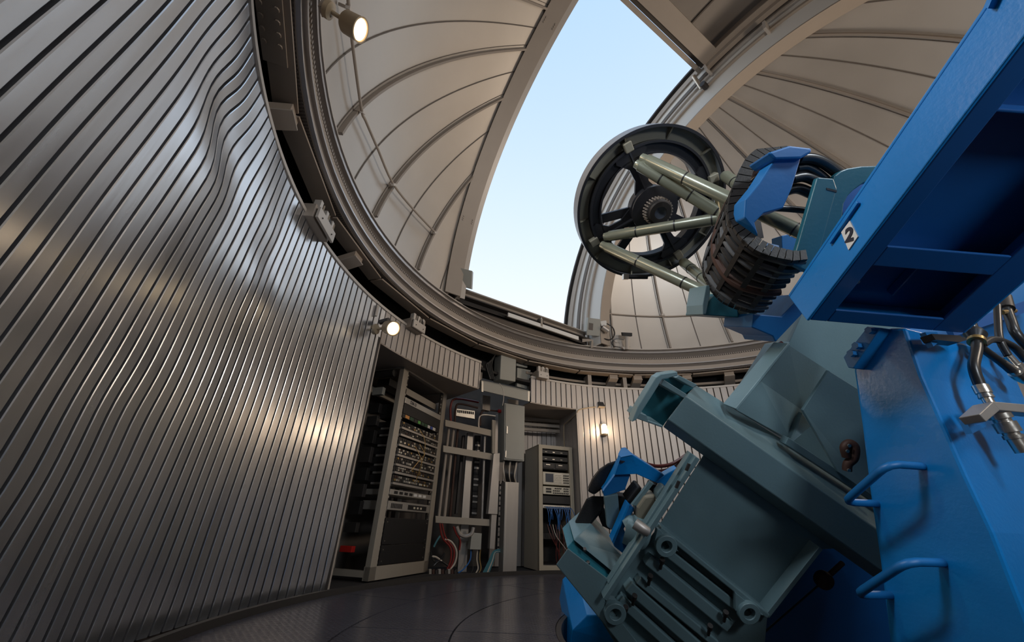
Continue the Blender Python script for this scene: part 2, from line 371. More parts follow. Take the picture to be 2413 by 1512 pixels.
# ---- dome: gores between great circles, ribs, slit arches, shutter
NN = V((math.cos(R(32)), math.sin(R(32)), 0)); SS = V((-NN.y, NN.x, 0))      # across and along the slit
def nsz(n_, s_, z_): return NN*n_+SS*s_+V((0, 0, z_))
POLE = V((-.05, .19, .98)).normalized()
CZ = V((0, 0, ZC))
NL, NR = -1.55, 1.50       # skin ends here on both sides of the slit
dm = thing('ceiling', 'rotating metal dome of curved gore panels with raised ribs', None, kind='structure')
def gc(th):
    B = V((math.sin(R(th)), math.cos(R(th)), 0)); P = (POLE-B*POLE.dot(B)).normalized()
    return lambda ph, r=RD: CZ+(B*math.cos(ph)+P*math.sin(ph))*r
def phend(th):
    c = gc(th); n0 = c(0).dot(NN)
    if NL <= n0 <= NR: return 0.0
    lim = NL if n0 < 0 else NR
    lo, hi = 0.0, math.pi*.75
    for i in range(400):
        ph = hi*i/400
        n_ = c(ph).dot(NN)
        if (n0 < 0 and n_ > lim) or (n0 > 0 and n_ < lim): return ph
    return 1.4
def edge_az(lim, front):
    s_ = math.sqrt(RD*RD-lim*lim)*(1 if front else -1); return azim(nsz(lim, s_, 0))
ribs = [11+15.46*k for k in range(-20, 20)]
def arc_strip(th, w0, w1, r0, r1, ph0, ph1, n=24):
    """bar following a great circle: width w0..w1 across, radius r0..r1"""
    c = gc(th); mb = MB()
    B = V((math.sin(R(th)), math.cos(R(th)), 0)); side = B.cross(POLE).normalized()
    k = 0
    for i in range(n+1):
        ph = ph0+(ph1-ph0)*i/n; a, b = c(ph, r0), c(ph, r1)
        mb.v += [a+side*w0, a+side*w1, b+side*w1, b+side*w0]
    for i in range(n):
        for j in range(4): mb.f.append((i*4+j, i*4+(j+1) % 4, i*4+4+(j+1) % 4, i*4+4+j))
    mb.f += [(0, 1, 2, 3), (n*4+3, n*4+2, n*4+1, n*4)]
    return mb
def gores(a_from, a_to):
    edges = [a_from]
    k = math.ceil((a_from+.8-11)/7.73)
    while 11+7.73*k < a_to-.8: edges.append(11+7.73*k); k += 1
    edges.append(a_to)
    for i, (t0, t1) in enumerate(zip(edges, edges[1:])):
        n, m = 22, 4; mb = MB(); k1 = (m+1)*(n+1)
        for rr in (RD, RD+.012):
            for j in range(m+1):
                th = t0+(t1-t0)*j/m; c = gc(th); pe = phend(th)
                for q in range(n+1): mb.v.append(c(pe*q/n, rr))
        for j in range(m):
            for q in range(n):
                k0 = j*(n+1)+q; f_ = (k0, k0+1, k0+n+2, k0+n+1); mb.f.append(f_); mb.f.append(tuple(x+k1 for x in reversed(f_)))
        for q in range(n):
            for k0 in (q, m*(n+1)+q): mb.f.append((k0, k0+1, k0+1+k1, k0+k1))
        for j in range(m):
            k0 = j*(n+1); k2 = k0+n; mb.f.append((k0, k0+n+1, k0+n+1+k1, k0+k1)); mb.f.append((k2, k2+n+1, k2+n+1+k1, k2+k1))
        mb.build('dome_panel', SKIN, dm, smooth=True)
    for th in edges[1:-1]:
        pe = phend(th)
        if pe < .08: continue
        isrib = abs(((th-11)/15.46)-round((th-11)/15.46)) < .05
        if isrib:
            arc_strip(th, .0, .030, RD-.004, RD-.010, 0, pe).build('rib_flange', SKIN, dm, True)
            arc_strip(th, -.014, .012, RD-.004, RD-.050, 0, pe).build('rib', RIB, dm, True)
            arc_strip(th, -.050, -.044, RD-.004, RD-.010, 0, pe).build('seam_strip', SEAM, dm, True)
        else:
            arc_strip(th, -.006, .006, RD-.004, RD-.010, 0, pe).build('seam_strip', SEAM, dm, True)
aLf, aLb = edge_az(NL, True), edge_az(NL, False)
aRf, aRb = edge_az(NR, True), edge_az(NR, False)
gores(aLb-360 if aLb > aLf else aLb, aLf)
gores(aRf, aRb if aRb > aRf else aRb+360)
def arch(n0, n1, r0, r1, t0=0.0, t1=180.0, n=60):
    """box section arch in a plane across the dome; angles from the front springing, over the top, to the back"""
    mb = MB()
    for i in range(n+1):
        t = R(t0+(t1-t0)*i/n); c, s = math.cos(t), math.sin(t)
        for (nn_, rr) in ((n0, r0), (n1, r0), (n1, r1), (n0, r1)): mb.v.append(nsz(nn_, rr*c, ZC+rr*s))
    for i in range(n):
        for j in range(4): mb.f.append((i*4+j, i*4+(j+1) % 4, i*4+4+(j+1) % 4, i*4+4+j))
    mb.f += [(0, 1, 2, 3), (n*4+3, n*4+2, n*4+1, n*4)]
    return mb
# left arch girder
arch(-1.64, -1.392, 3.44, 3.46).build('arch_flange', BEIGE, dm, True)
arch(-1.60, -1.575, 3.46, 3.70).build('arch_web', BEIGE, dm, True)
arch(-1.43, -1.405, 3.46, 4.38).build('arch_cheek', BEIGEL, dm, True)
arch(-1.415, -1.365, 3.52, 3.54).build('arch_lip', BEIGEL, dm, True)
arch(-1.39, -1.305, 3.475, 3.49).build('arch_lip', BEIGEL, dm, True)
arch(-1.70, -1.40, 3.62, 3.66).build('arch_back', RIB, dm, True)
arch(-1.60, -1.40, 4.36, 4.40, 0, 180).build('arch_top', DARKM, dm, True)
# right arch girder with its cheek plate and rails
arch(1.43, 1.66, 3.39, 3.41).build('arch_flange', BEIGE, dm, True)
arch(1.60, 1.62, 3.41, 3.72).build('arch_web', BEIGE, dm, True)
arch(1.43, 1.455, 3.41, 4.38).build('arch_cheek', WHITE, dm, True)
arch(1.385, 1.44, 3.70, 3.74).build('rail_bar', BEIGE, dm, True)
arch(1.37, 1.44, 3.92, 4.00).build('rail_channel', SEAM, dm, True)
arch(1.385, 1.44, 3.87, 3.92).build('rail_bar', BEIGEL, dm, True)
arch(1.395, 1.44, 4.19, 4.31).build('rail_bar', BEIGE, dm, True)
arch(1.36, 1.44, 4.36, 4.40).build('rail_lip', DARKM, dm, True)
arch(1.44, 1.75, 3.62, 3.66).build('arch_back', RIB, dm, True)
arch(1.45, 1.65, 4.36, 4.40).build('arch_top', DARKM, dm, True)
# bolted splices on the arches
for (n_, r_, t_) in ((-1.51, 3.44, 21), (-1.51, 3.44, 72), (1.54, 3.39, 55)):
    for k in range(6):
        tt = R(t_+(k % 3)*.5); nn_ = n_+(-.08 if k < 3 else .08)
        MB().ring(nsz(nn_, r_*math.cos(tt), ZC+r_*math.sin(tt)), -(SS*math.cos(tt)+V((0, 0, math.sin(tt)))), [(.001, -.01), (.012, -.01), (.012, .012), (.001, .012)], 6).build('bolt', BEIGE, dm)
# sheet filling the slit below the sill, and the sill beam
sl = thing('slit_sill', 'horizontal steel beam closing the foot of the dome slit', 'beam', loc=nsz(0, 3.62, 3.56))
MB().box(nsz(-.03, 3.70, 3.70), NN*1.36, SS*.012, V((0, 0, .11))).build('beam_web', BEIGE, sl)
MB().box(nsz(-.03, 3.655, 3.81), NN*1.36, SS*.06, V((0, 0, .011))).build('top_flange', GALV, sl)
MB().box(nsz(-.03, 3.60, 3.66), NN*1.36, SS*.05, V((0, 0, .010))).build('middle_flange', DARKM, sl)
MB().box(nsz(-.03, 3.665, 3.60), NN*1.36, SS*.012, V((0, 0, .055))).build('lower_web', DARKM, sl)
MB().box(nsz(.25, 3.53, 3.575), NN*.75, SS*.012, V((0, 0, .035))).build('wind_screen', WHITE, sl)
MB().tube([nsz(.17, 3.52, 3.56), nsz(.17, 3.52, 3.70)], .022, 10).build('guide_pin', CHROME, sl, True)
MB().tube([nsz(.17, 3.52, 3.70), nsz(.17, 3.52, 3.735)], [.016, .003], 10).build('pin_tip', WHITE, sl, True)
MB().box(nsz(.17, 3.56, 3.67), NN*.05, SS*.03, V((0, 0, .03))).build('pin_bracket', DARKM, sl)
seg_ = [nsz(n_, math.sqrt(3.875**2-n_*n_), 3.548) for n_ in [-1.38+2.76*k/20 for k in range(21)]]
MB().prism([nsz(-1.38, 3.655, 3.548)]+seg_+[nsz(1.38, 3.655, 3.548)], (0, 0, .008)).build('sill_plate', BEIGEL, sl)
# shutter closing the slit past the zenith
sh = thing('dome_shutter', 'dark shutter of framed steel panels closing the slit past the zenith', 'shutter', loc=nsz(0, 0, ZC+4.3))
T0 = 84.5
ts = [T0+1.2, 101, 117, 133, 149, 165, 180]
for i, (a, b) in enumerate(zip(ts, ts[1:])):
    for (n0, n1) in ((-1.40, 0.02), (0.03, 1.36)):
        arch(n0, n1, 4.27, 4.29, a, b-.2, 6).build('shutter_panel', SHUT, sh, True)
    arch(-1.40, 1.36, 4.12, 4.26, b-.5, b+.3, 1).build('cross_beam', BEIGE, sh)
arch(-1.40, 1.36, 4.02, 4.05, T0+.9, T0+4.6, 2).build('front_beam_flange', BEIGE, sh)
arch(-1.40, 1.36, 4.05, 4.30, T0+3.2, T0+3.6, 2).build('front_beam_web', BEIGE, sh)
arch(-1.40, 1.36, 4.10, 4.12, T0-1.2, T0-.2, 2).build('front_beam_lip', BEIGE, sh)
arch(-1.40, 1.36, 4.16, 4.18, T0-.2, T0+1.0, 2).build('front_beam_recess', SEAM, sh)
arch(-1.40, 1.36, 4.12, 4.30, T0-1.0, T0-.8, 2).build('front_fascia', BEIGE, sh)
for n_ in (.02, .68, -.7): arch(n_-.012, n_+.012, 4.24, 4.28, T0+4, 180, 40).build('panel_stiffener', SEAM, sh, True)
arch(1.28, 1.36, 3.95, 4.27, T0+1, 180, 40).build('side_beam', BEIGE, sh, True)
arch(1.19, 1.28, 4.02, 4.04, T0+1, 180, 40).build('side_flange', BEIGE, sh, True)
for (n0, r0, t_) in ((1.30, 3.90, T0+.6), (1.33, 3.72, T0+14)):
    arch(n0-.05, n0+.12, r0-.06, r0+.10, t_, t_+.6, 2).build('shutter_stop', BEIGEL, sh)
MB().tube([nsz(1.25, 4.0*math.cos(R(T0-2)), ZC+4.0*math.sin(R(T0-2))), nsz(1.40, 3.78*math.cos(R(T0-2.4)), ZC+3.78*math.sin(R(T0-2.4)))], .035, 10).build('roller_arm', CHROME, sh, True)
MB().tube([nsz(1.30, 3.72*math.cos(R(T0-1.5)), ZC+3.72*math.sin(R(T0-1.5))), nsz(1.42, 3.72*math.cos(R(T0-1.5)), ZC+3.72*math.sin(R(T0-1.5)))], .05, 14).build('roller', DARKM, sh, True)
# conduit pipes clipped to the ribs
def smooth_path(pts, n=6):
    pts = [V(p) for p in pts]; out = []
    for i in range(len(pts)-1):
        p0, p1, p2, p3 = pts[max(i-1, 0)], pts[i], pts[i+1], pts[min(i+2, len(pts)-1)]
        for k in range(n):
            t = k/n; out.append(.5*((2*p1)+(p2-p0)*t+(2*p0-5*p1+4*p2-p3)*t*t+(3*p1-p0-3*p2+p3)*t**3))
    return out+[pts[-1]]
cpx = [(818, -60), (822, 20), (834, 130), (852, 258), (862, 285), (890, 350), (926, 432), (975, 494), (1027, 549)]
cn = thing('conduit', 'thin steel conduit clipped to the dome ribs beside the left flood lamp', 'pipe', loc=sph(834, 130, RD-.09))
MB().tube(smooth_path([sph(x, y, RD-.085) for x, y in cpx], 4), .014, 8).build('pipe', BEIGE, cn, True)
for (x, y) in ((822, 20), (855, 264), (928, 435), (1026, 548)):
    c0 = sph(x, y, RD-.085); d_ = (c0-CZ).normalized()
    MB().tube([c0-d_*.012, c0+d_*.075], .012, 6).build('clip_post', BEIGEL, cn); MB().box(c0, d_.orthogonal().normalized()*.035, d_.cross(d_.orthogonal()).normalized()*.014, d_*.017).build('pipe_clip', BEIGEL, cn)
cn2 = thing('conduit', 'thin steel conduit running level across the dome panels right of the slit', 'pipe', loc=sph(1540, 742, RD-.03))
MB().tube([sph(x, 738+7*math.sin((x-1430)/250*3.1), RD-.05) for x in range(1432, 1860, 20)], .011, 6).build('pipe', BEIGE, cn2, True)
for x in (1432, 1562, 1720):
    c0 = sph(x, 742, RD-.05); d_ = (c0-CZ).normalized(); MB().box(c0, d_.cross(V((0, 0, 1)))*.03, V((0, 0, .02)), d_*.03).build('pipe_clip', BEIGEL, cn2)
# ================================================================ LAMPS
def flood(name_label, base, direc, target, watts, scale=1.0, vis_group='flood lamps on the ring and wall', col=None, soft=.06, cone=140, glass=None):
    """round flood lamp: wall boss, arm, drum housing, lit glass"""
    t_ = thing('flood_lamp', name_label, 'lamp', loc=base, group=vis_group)
    base, direc, target = V(base), V(direc).normalized(), V(target)
    head = base+direc*.17*scale; aim = (target-head).normalized()
    MB().ring(base, direc, [(.001, -.01), (.055*scale, -.01), (.055*scale, .02), (.03*scale, .03), (.001, .03)], 20).build('boss', LAMPM, t_, True)
    MB().tube([base+direc*.02, base+direc*.08*scale, head-aim*.04*scale], .014*scale, 10).build('arm', LAMPM, t_, True)
    MB().ring(head, aim, [(.001, -.055*scale), (.058*scale, -.055*scale), (.070*scale, -.04*scale), (.075*scale, .07*scale), (.078*scale, .075*scale), (.068*scale, .075*scale), (.066*scale, .05*scale), (.001, .05*scale)], 28).build('housing', LAMPM, t_, True)
    MB().ring(head, aim, [(.001, .058*scale), (.065*scale, .058*scale), (.064*scale, .068*scale), (.04*scale, .076*scale), (.001, .079*scale)], 28).build('glass', glass or LENS, t_, True)
    ld = bpy.data.lights.new('flood_light', 'SPOT'); ld.energy = watts; ld.color = col or WARM; ld.spot_size = R(cone); ld.spot_blend = 1.0; ld.shadow_soft_size = soft
    lo = bpy.data.objects.new('flood_light', ld); COL.objects.link(lo); lo.parent = t_
    lo.matrix_world = Matrix.Translation(head+aim*.095*scale) @ (-aim).to_track_quat('Z', 'Y').to_matrix().to_4x4()
    lo.matrix_parent_inverse = Matrix.Identity(4); lo.location = head+aim*.095*scale-base; lo.rotation_euler = (-aim).to_track_quat('Z', 'Y').to_euler()
    return t_
b2 = cyl(884, 775, RW)
f2 = flood('lit warm flood lamp on the wall corner above the tall rack', b2, pol(azim(b2), -1, 0)*1.0+V((.55, -.1, 0)), b2+V((1.6, -1.2, -.85)), LAMP_W*.7, 1.12, cone=95)
MB().tube([b2+V((.05, -.02, .08)), b2+V((.16, -.07, .085))], .03, 12).build('ballast', DARKM, f2, True)
MB().box(cyl(888, 732, RW-.02), V((.008, .01, 0)), V((.01, -.008, 0)), V((0, 0, .07))).build('cable_cover', GALV, f2)
b1 = sph(772, 22, RD-.10)
f1 = flood('lit warm flood lamp on the dome ring at the upper left', b1, V((.9, .35, -.35)), b1+V((1.9, .4, -1.0)), LAMP_W*.8, .95)
MB().box(b1+V((-.01, 0, .03)), V((.03, 0, 0)), V((0, .03, 0)), V((0, 0, .06))).build('mount_plate', BEIGE, f1)
for lab, az_, tgt, col_, w_, soft_, gl in (  # unseen fill lamps, added to brighten the dome, walls and mount
        ('added warm fill lamp on the ring behind the blue mount', 72, pol(-100, 2.4, 5.6), (1.0, .83, .66), LAMP_W*4.4, .35, LENS),
        ('added warm fill lamp on the ring right of the camera', 128, pol(-40, 2.4, 5.8), (1.0, .83, .66), LAMP_W*4.4, .35, LENS),
        ('added white fill lamp low on the wall behind the camera', 178, V((-.3, .6, .9)), COOL, FILL_W*.5, .30, LENSC),
        ('added white fill lamp on the ring behind the camera', 170, V((-1.6, 1.6, 3.4)), COOL, FILL_W*1.0, .35, LENSC),
        ('added white fill lamp on the ring above the camera', -131, V((-.3, -.5, 1.0)), COOL, FILL_W*.62, .25, LENSC)):
    zl = 1.7 if az_ == 178 else 3.40
    flood(lab, pol(az_, 3.90 if zl < 2 else 3.80, zl), pol(az_, -1, -.1 if zl < 2 else -.4), tgt, w_, 1.0, col=col_, soft=soft_, glass=gl, cone=130 if gl is LENSC else 165)
# bulkhead lamp on the right wall
bp_ = cyl(1421, 1013, RW); un = pol(azim(bp_), -1, 0); tg = V((un.y, -un.x, 0))
bl = thing('bulkhead_lamp', 'lit warm bulkhead lamp with glass jar on the panelled wall', 'lamp', loc=bp_)
MB().box(bp_+un*.015, tg*.055, un*.015, V((0, 0, .10))).build('back_plate', LAMPM, bl, bevel=.01)
MB().tube([bp_+un*.06+V((0, 0, -.085)), bp_+un*.06+V((0, 0, -.065)), bp_+un*.06+V((0, 0, .05)), bp_+un*.06+V((0, 0, .08)), bp_+un*.06+V((0, 0, .092))], [.043, .05, .05, .038, .012], 20).build('glass', BULB, bl, True)
MB().tube([bp_+un*.06+V((0, 0, -.105)), bp_+un*.06+V((0, 0, -.08))], [.04, .055], 20).build('collar', LAMPM, bl, True)
for k in (-1, 0, 1):
    MB().tube([bp_+un*.115+tg*.03*k+V((0, 0, -.085)), bp_+un*.115+tg*.03*k+V((0, 0, -.04))], .004, 6).build('guard_bar', LAMPM, bl)
ld = bpy.data.lights.new('bulkhead_light', 'POINT'); ld.energy = 9; ld.color = WARM; ld.shadow_soft_size = .05
lo = bpy.data.objects.new('bulkhead_light', ld); COL.objects.link(lo); lo.parent = bl; lo.location = un*.15
sb = thing('sensor_box', 'small dark box with conduit on the wall above the bulkhead lamp', 'box', loc=cyl(1415, 953, RW))
s0 = cyl(1415, 953, RW); MB().loft([s0+tg*.05+V((0, 0, .045)), s0-tg*.035+V((0, 0, .045)), s0-tg*.035+un*.05+V((0, 0, .035)), s0+tg*.05+un*.05+V((0, 0, .035))], [s0+tg*.05+V((0, 0, -.045)), s0-tg*.055+V((0, 0, -.045)), s0-tg*.055+un*.07+V((0, 0, -.045)), s0+tg*.05+un*.07+V((0, 0, -.045))]).build('body', DARKM, sb, bevel=.004)
MB().box(s0+un*.035+V((0, 0, -.052)), tg*.058, un*.034, V((0, 0, .008))).build('base_plate', LAMPM, sb)
MB().tube(smooth_path([cyl(x, y, RW-.012) for x, y in ((1404, 958), (1388, 960), (1365, 965))]+[pol(-15.4, RW+.03, 2.30), pol(-15.9, RW+.35, 2.22), pol(-16.1, RW+.45, 2.15), pol(-16.1, RW+.45, 1.7)], 4), .010, 6).build('conduit', LAMPM, sb, True)
# ================================================================ RING FITTINGS
RGRP = 'dome support rollers under the ring'
def roller(px, py, label, w_=.17):
    c = cyl(px, py, 3.90); a = azim(c); z = c.z
    t_ = thing('roller_unit', label, 'roller', loc=pol(a, 3.98, z), group=RGRP)
    tg_ = V((math.cos(R(a)), -math.sin(R(a)), 0)); rd = pol(a, 1, 0)
    MB().box(pol(a, 3.885, z-.03), tg_*w_, rd*.012, V((0, 0, .055))).build('front_plate', BEIGEL, t_, bevel=.003)
    MB().box(pol(a, 4.02, z-.01), tg_*w_*1.0, rd*.10, V((0, 0, .07))).build('housing', BEIGE, t_, bevel=.004)
    for k in (-1, 0, 1):
        MB().box(pol(a, 3.93, z+.075)+tg_*w_*.75*k, tg_*.02, rd*.03, V((0, 0, .05))).build('post', BEIGEL, t_)
        MB().tube([pol(a, 3.90, z+.02)+tg_*w_*.7*k+tg_*.03, pol(a, 3.90, z+.11)+tg_*w_*.7*k+tg_*.03], .009, 6).build('stud', CHROME, t_)
    MB().tube([pol(a, 3.90, z+.06)+tg_*.05, pol(a, 4.02, z+.06)+tg_*.05], .045, 14).build('roller', DARKM, t_, True)
    for k in (-.6, .6): MB().ring(pol(a, 3.872, z-.04)+tg_*w_*k, -rd, [(.001, 0), (.007, 0), (.007, .006), (.001, .006)], 6).build('bolt', DARKM, t_)
roller(766, 525, 'pale roller unit under the ring above the left wall panels')
roller(986, 765, 'pale roller unit under the ring just above the wall flood lamp', .12)
roller(1280, 880, 'pale roller unit under the ring above the small rack alcove', .10)
roller(1808, 880, 'pale roller unit under the ring beside the grey telescope housing', .10)
# open brackets in the gap above the right wall
for (px, py, lab) in ((1386, 900, 'left'), (1470, 905, 'middle'), (1562, 905, 'right')):
    c = cyl(px, py, 4.1); a = azim(c)
    MB().box(pol(a, 4.12, 2.93), V((math.cos(R(a)), -math.sin(R(a)), 0))*.035, pol(a, .1, 0), V((0, 0, .12))).build('girder_post', BEIGE, rg)
MB().zring([(4.15, 2.93), (4.15, 2.97), (4.22, 2.97), (4.22, 2.93)], -28, 30, 40).build('girder_tie', GIRD, rg)
# ---- things standing on the dome base near the slit
def pbox(name, label, cat, px, pl, depth, m, group=None):
    o = slab(px, pl, depth); c = sum((v for v in o.v), V((0, 0, 0)))/len(o.v)
    t_ = thing(name, label, cat, loc=c, group=group); o.build('body', m, t_, bevel=.006); return t_
pS = Plane(nsz(-1.28, 3.50, 3.7), -FW)
j1 = pbox('junction_box', 'grey box at the left foot of the dome slit', 'box', [(1082, 630), (1113, 638), (1111, 680), (1078, 671)], pS, .16, BOXG)
MB().tube(smooth_path([pS.at(1066, 668), pS.at(1062, 682), pS.at(1070, 690)], 4), .016, 8).build('spring', DARKM, j1, True)
m_ = thing('slit_drive', 'cluster of drive gears under the grey slit box', 'drive', loc=pS.at(1070, 690))
MB().box(pS.at(1078, 694)-FW*-.05, RT*.10, UP*.03, FW*.05).build('gear_case', RUST, m_, bevel=.01)
MB().tube([pS.at(1050, 685), pS.at(1062, 688)], .05, 14).build('gear', DARKM, m_, True)
MB().tube([pS.at(1030, 672), pS.at(1046, 680)], .03, 12).build('motor', CHROME, m_, True)
pT = Plane(nsz(1.38, 3.42, 3.75), -FW)
j2 = pbox('junction_box', 'pale grey box at the right foot of the dome slit', 'box', [(1386, 748), (1416, 752), (1414, 792), (1382, 789)], pT, .2, BOXG)
slab([(1388, 760), (1398, 762), (1397, 778), (1387, 776)], pT.off(.004), .006).build('window', SEAM, j2)
slab([(1372, 796), (1398, 800), (1398, 818), (1392, 820), (1394, 803), (1372, 806)], pT, .1).build('support', BEIGE, j2)
mt = thing('slit_motor', 'small white motor with a looped black cable beside the right slit box', 'motor', loc=pT.at(1424, 780))
MB().tube([pT.at(1419, 770), pT.at(1433, 780)], .055, 16).build('motor_body', GALV, mt, True)
slab([(1415, 757), (1429, 755), (1430, 766), (1417, 768)], pT, .08).build('cap', WHITE, mt, bevel=.004)
MB().tube(smooth_path([pT.at(1430, 762), pT.at(1444, 772), pT.at(1448, 788), pT.at(1438, 800), pT.at(1422, 798), pT.at(1414, 806)], 5), .011, 8).build('cable', RUBBER, mt, True)
cm = thing('dome_camera', 'small camera on a pale stalk standing on the dome ring', 'camera', loc=sph(1476, 822, RD-.10))
pc = Plane(sph(1476, 815, RD-.12), -FW)
slab([(1467, 783), (1490, 784), (1490, 792), (1484, 793), (1468, 791)], pc, .10).build('camera_body', BLACK, cm, bevel=.006)
MB().tube([pc.at(1478, 822), pc.at(1478, 800), pc.at(1479, 792)], [.035, .04, .045], 14).build('stalk', BEIGEL, cm, True)
MB().tube(smooth_path([pc.at(1470, 800), pc.at(1452, 798), pc.at(1442, 806), pc.at(1446, 815), pc.at(1462, 818)], 5), .008, 6).build('cable', RUBBER, cm, True)
slab([(1466, 817), (1487, 817), (1484, 823), (1470, 823)], pc, .08).build('foot', BEIGEL, cm)
# ================================================================ TALL OPEN RACK (left alcove)
rl, rr = V((-3.635, 2.115, 0)), V((-3.22, 3.26, 0)); wv = rr-rl; RWD = wv.length
rk = thing('equipment_rack', 'tall open steel rack full of patch panels and units', 'rack', local=frame(rl, wv))
H_ = 2.46
def rbox(name, m, x0, x1, y0, y1, z0, z1, parent, bevel=0.0): return MB().bx(x0, x1, y0, y1, z0, z1).build(name, m, parent, bevel=bevel)
pw = .11
for (x0, x1) in ((0, pw), (RWD-pw, RWD)):
    rbox('post', RACKM, x0, x1, 0, .07, 0, H_, rk, .004)
    rbox('rear_post', RACKM, x0, x1, .55, .62, 0, H_, rk, .004)
for x0, x1 in ((pw, pw+.045), (RWD-pw-.045, RWD-pw)):
    st = rbox('mounting_strip', DARKM, x0, x1, .02, .035, .05, H_-.1, rk)
    for k in range(52):
        MB().bx(x0+.012, x0+.034, .014, .021, .10+k*.044, .122+k*.044).build('hole_row', RACKM if k % 3 else DARK, st)
rbox('top_bar', RACKM, 0, RWD, 0, .07, H_-.10, H_, rk, .006)
rbox('bottom_bar', RACKM, 0, RWD, 0, .08, 0, .13, rk, .004)
for z in (H_-.09, 0.03): 
    for x0 in (0, RWD-.07): rbox('side_rail', RACKM, x0, x0+.06, .07, .55, z, z+.06, rk)
rbox('rear_bar', RACKM, 0, RWD, .56, .61, 2.12, 2.2, rk); rbox('cross_bar', RACKM, pw, RWD-pw, .10, .13, 2.10, 2.19, rk, .003)
ix0, ix1 = pw+.02, RWD-pw-.02
def unit(z0, z1, m, name='rack_unit', y0=.0, depth=.36, x0=ix0, x1=ix1): return rbox(name, m, x0, x1, y0, y0+depth, z0, z1, rk, .003)
lb = unit(1.935, 2.01, SILV, 'label_panel', -.004, .02)
MARK = (lb, (ix0+.12, -.0055, 1.953))
unit(1.80, 1.933, RACKD, 'blank_panel')
cs = unit(1.745, 1.798, RACKD, 'label_strip')
seq = [(.06, ORANGE, .10), (.17, DKGREEN, .09), (.28, DARKM, .07), (.37, GREEN, .07), (.46, DKGREEN, .08), (.55, DKGREEN, .07), (.63, WHITE, .07), (.71, BLUEL, .06), (.775, WHITE, .08)]
for (x, m, w_) in seq: rbox('colour_label', m, ix0+x, ix0+x+w_-.008, -.004, .004, 1.752, 1.792, cs)
def patch(z0, z1, n, seed, shelf=True, lit=.4):
    random.seed(seed); u = unit(z0, z1, RACKD, 'patch_panel')
    for r_ in range(2):
        for k in range(n):
            if random.random() < .82:
                x = ix0+.03+k*(ix1-ix0-.06)/n; zz = z0+(z1-z0)*(.18+.42*r_)
                rbox('port', random.choice([SILV, SILV, INSTR, DARKM, CHROME, BRASS, RUST]) if random.random() < .5+lit*.5 else DARKM, x, x+(ix1-ix0)/n*.62, -.008, .004, zz, zz+(z1-z0)*.28, u)
    if shelf: rbox('shelf', GALV, ix0, ix1, -.02, .30, z0-.028, z0-.004, rk)
patch(1.63, 1.70, 20, 1); patch(1.545, 1.60, 18, 2, True, .2)
patch(1.42, 1.50, 20, 3); patch(1.19, 1.27, 22, 5); patch(1.10, 1.16, 20, 6); patch(1.30, 1.37, 20, 9)
patch(.98, 1.06, 22, 7, True, .9)
u = unit(.84, .90, SILV, 'labelled_unit'); random.seed(4)
for k in range(7): rbox('tag', WHITE if k > 3 else RACKD, ix0+.08+k*.11, ix0+.15+k*.11, -.004, .004, .855, .885, u)
u = unit(.68, .775, SILV, 'recorder'); rbox('display', RACKD, ix0+.42, ix1-.10, -.006, .004, .70, .752, u)
for k in range(3): rbox('button', INSTR, ix1-.42+k*.08, ix1-.38+k*.08, -.009, .002, .712, .735, u)
for k in range(8): rbox('vent_slot', DARKM, ix0+.06+k*.03, ix0+.08+k*.03, -.003, .003, .70, .752, u)
for (z0, z1) in ((.33, .60), (.135, .325)):
    u = unit(z0, z1, RACKD, 'blank_panel', -.004, .02)
    for x in (ix0+.03, ix1-.05):
        for z in (z0+.03, z1-.05): rbox('screw', CHROME, x, x+.012, -.008, 0, z, z+.012, u)
unit(2.20, 2.30, RACKD, 'rear_unit', .3, .2)
# kit on the left flank of the rack
for k, (z0, z1, m) in enumerate(((2.02, 2.12, BOXG), (1.78, 1.9, RACKD), (1.62, 1.74, DARKM), (1.40, 1.56, RACKD), (1.18, 1.36, DARKM), (.98, 1.12, RACKD), (.80, .94, DARKM), (.44, .54, DARKM), (.25, .31, REDP), (.62, .76, RACKD))):
    rbox('side_module', m, -.03, .03, .26, .42, z0, z1, rk, .004)
MB().tube([(-.03, .12, 2.3), (-.03, .45, 2.3)], .05, 10).build('side_pipe', DARKM, rk, True)
for k, (x, z0, x1, z1) in enumerate(((.55, 1.68, .62, 1.05), (.5, 1.45, .6, 1.0), (.60, 1.5, .48, 1.15))):
    MB().tube(smooth_path([(x, -.01, z0), (x+.1, -.05, z0-.12), ((x+x1)/2+.08, -.06, (z0+z1)/2), (x1, -.02, z1)], 5), .004, 5).build('patch_cable', BRASS, rk, True)
# ================================================================ SMALL CABINET (right alcove)
cl, crr = V((-1.72, 3.87, 0)), V((-1.14, 4.06, 0)); cwv = crr-cl; CW = cwv.length
cb = thing('equipment_cabinet', 'cream equipment cabinet with instruments and blue patch cables', 'cabinet', local=frame(cl, cwv))
CH = 1.77
rbox('side_panel', CABM, 0, .02, 0, .62, 0, CH, cb, .003); rbox('side_panel', CABM, CW-.02, CW, 0, .62, 0, CH, cb, .003)
rbox('back_panel', RACKD, .02, CW-.02, .58, .60, 0, CH, cb); rbox('top_panel', CABM, 0, CW, 0, .62, CH-.02, CH, cb, .003)
rbox('front_post', CABM, 0, .065, -.01, .04, 0, CH, cb, .003); rbox('front_post', CABM, CW-.065, CW, -.01, .04, 0, CH, cb, .003)
rbox('top_rail', CABM, .06, CW-.06, -.01, .04, CH-.06, CH, cb, .003); rbox('bottom_rail', CABM, .06, CW-.06, -.01, .04, 0, .07, cb, .003)
rbox('base_shelf', DARKM, .02, CW-.02, .02, .58, .06, .08, cb)
c0, c1 = .07, CW-.07
def cu(name, m, z0, z1, y0=.0, d=.42): return rbox(name, m, c0, c1, y0, y0+d, z0, z1, cb, .003)
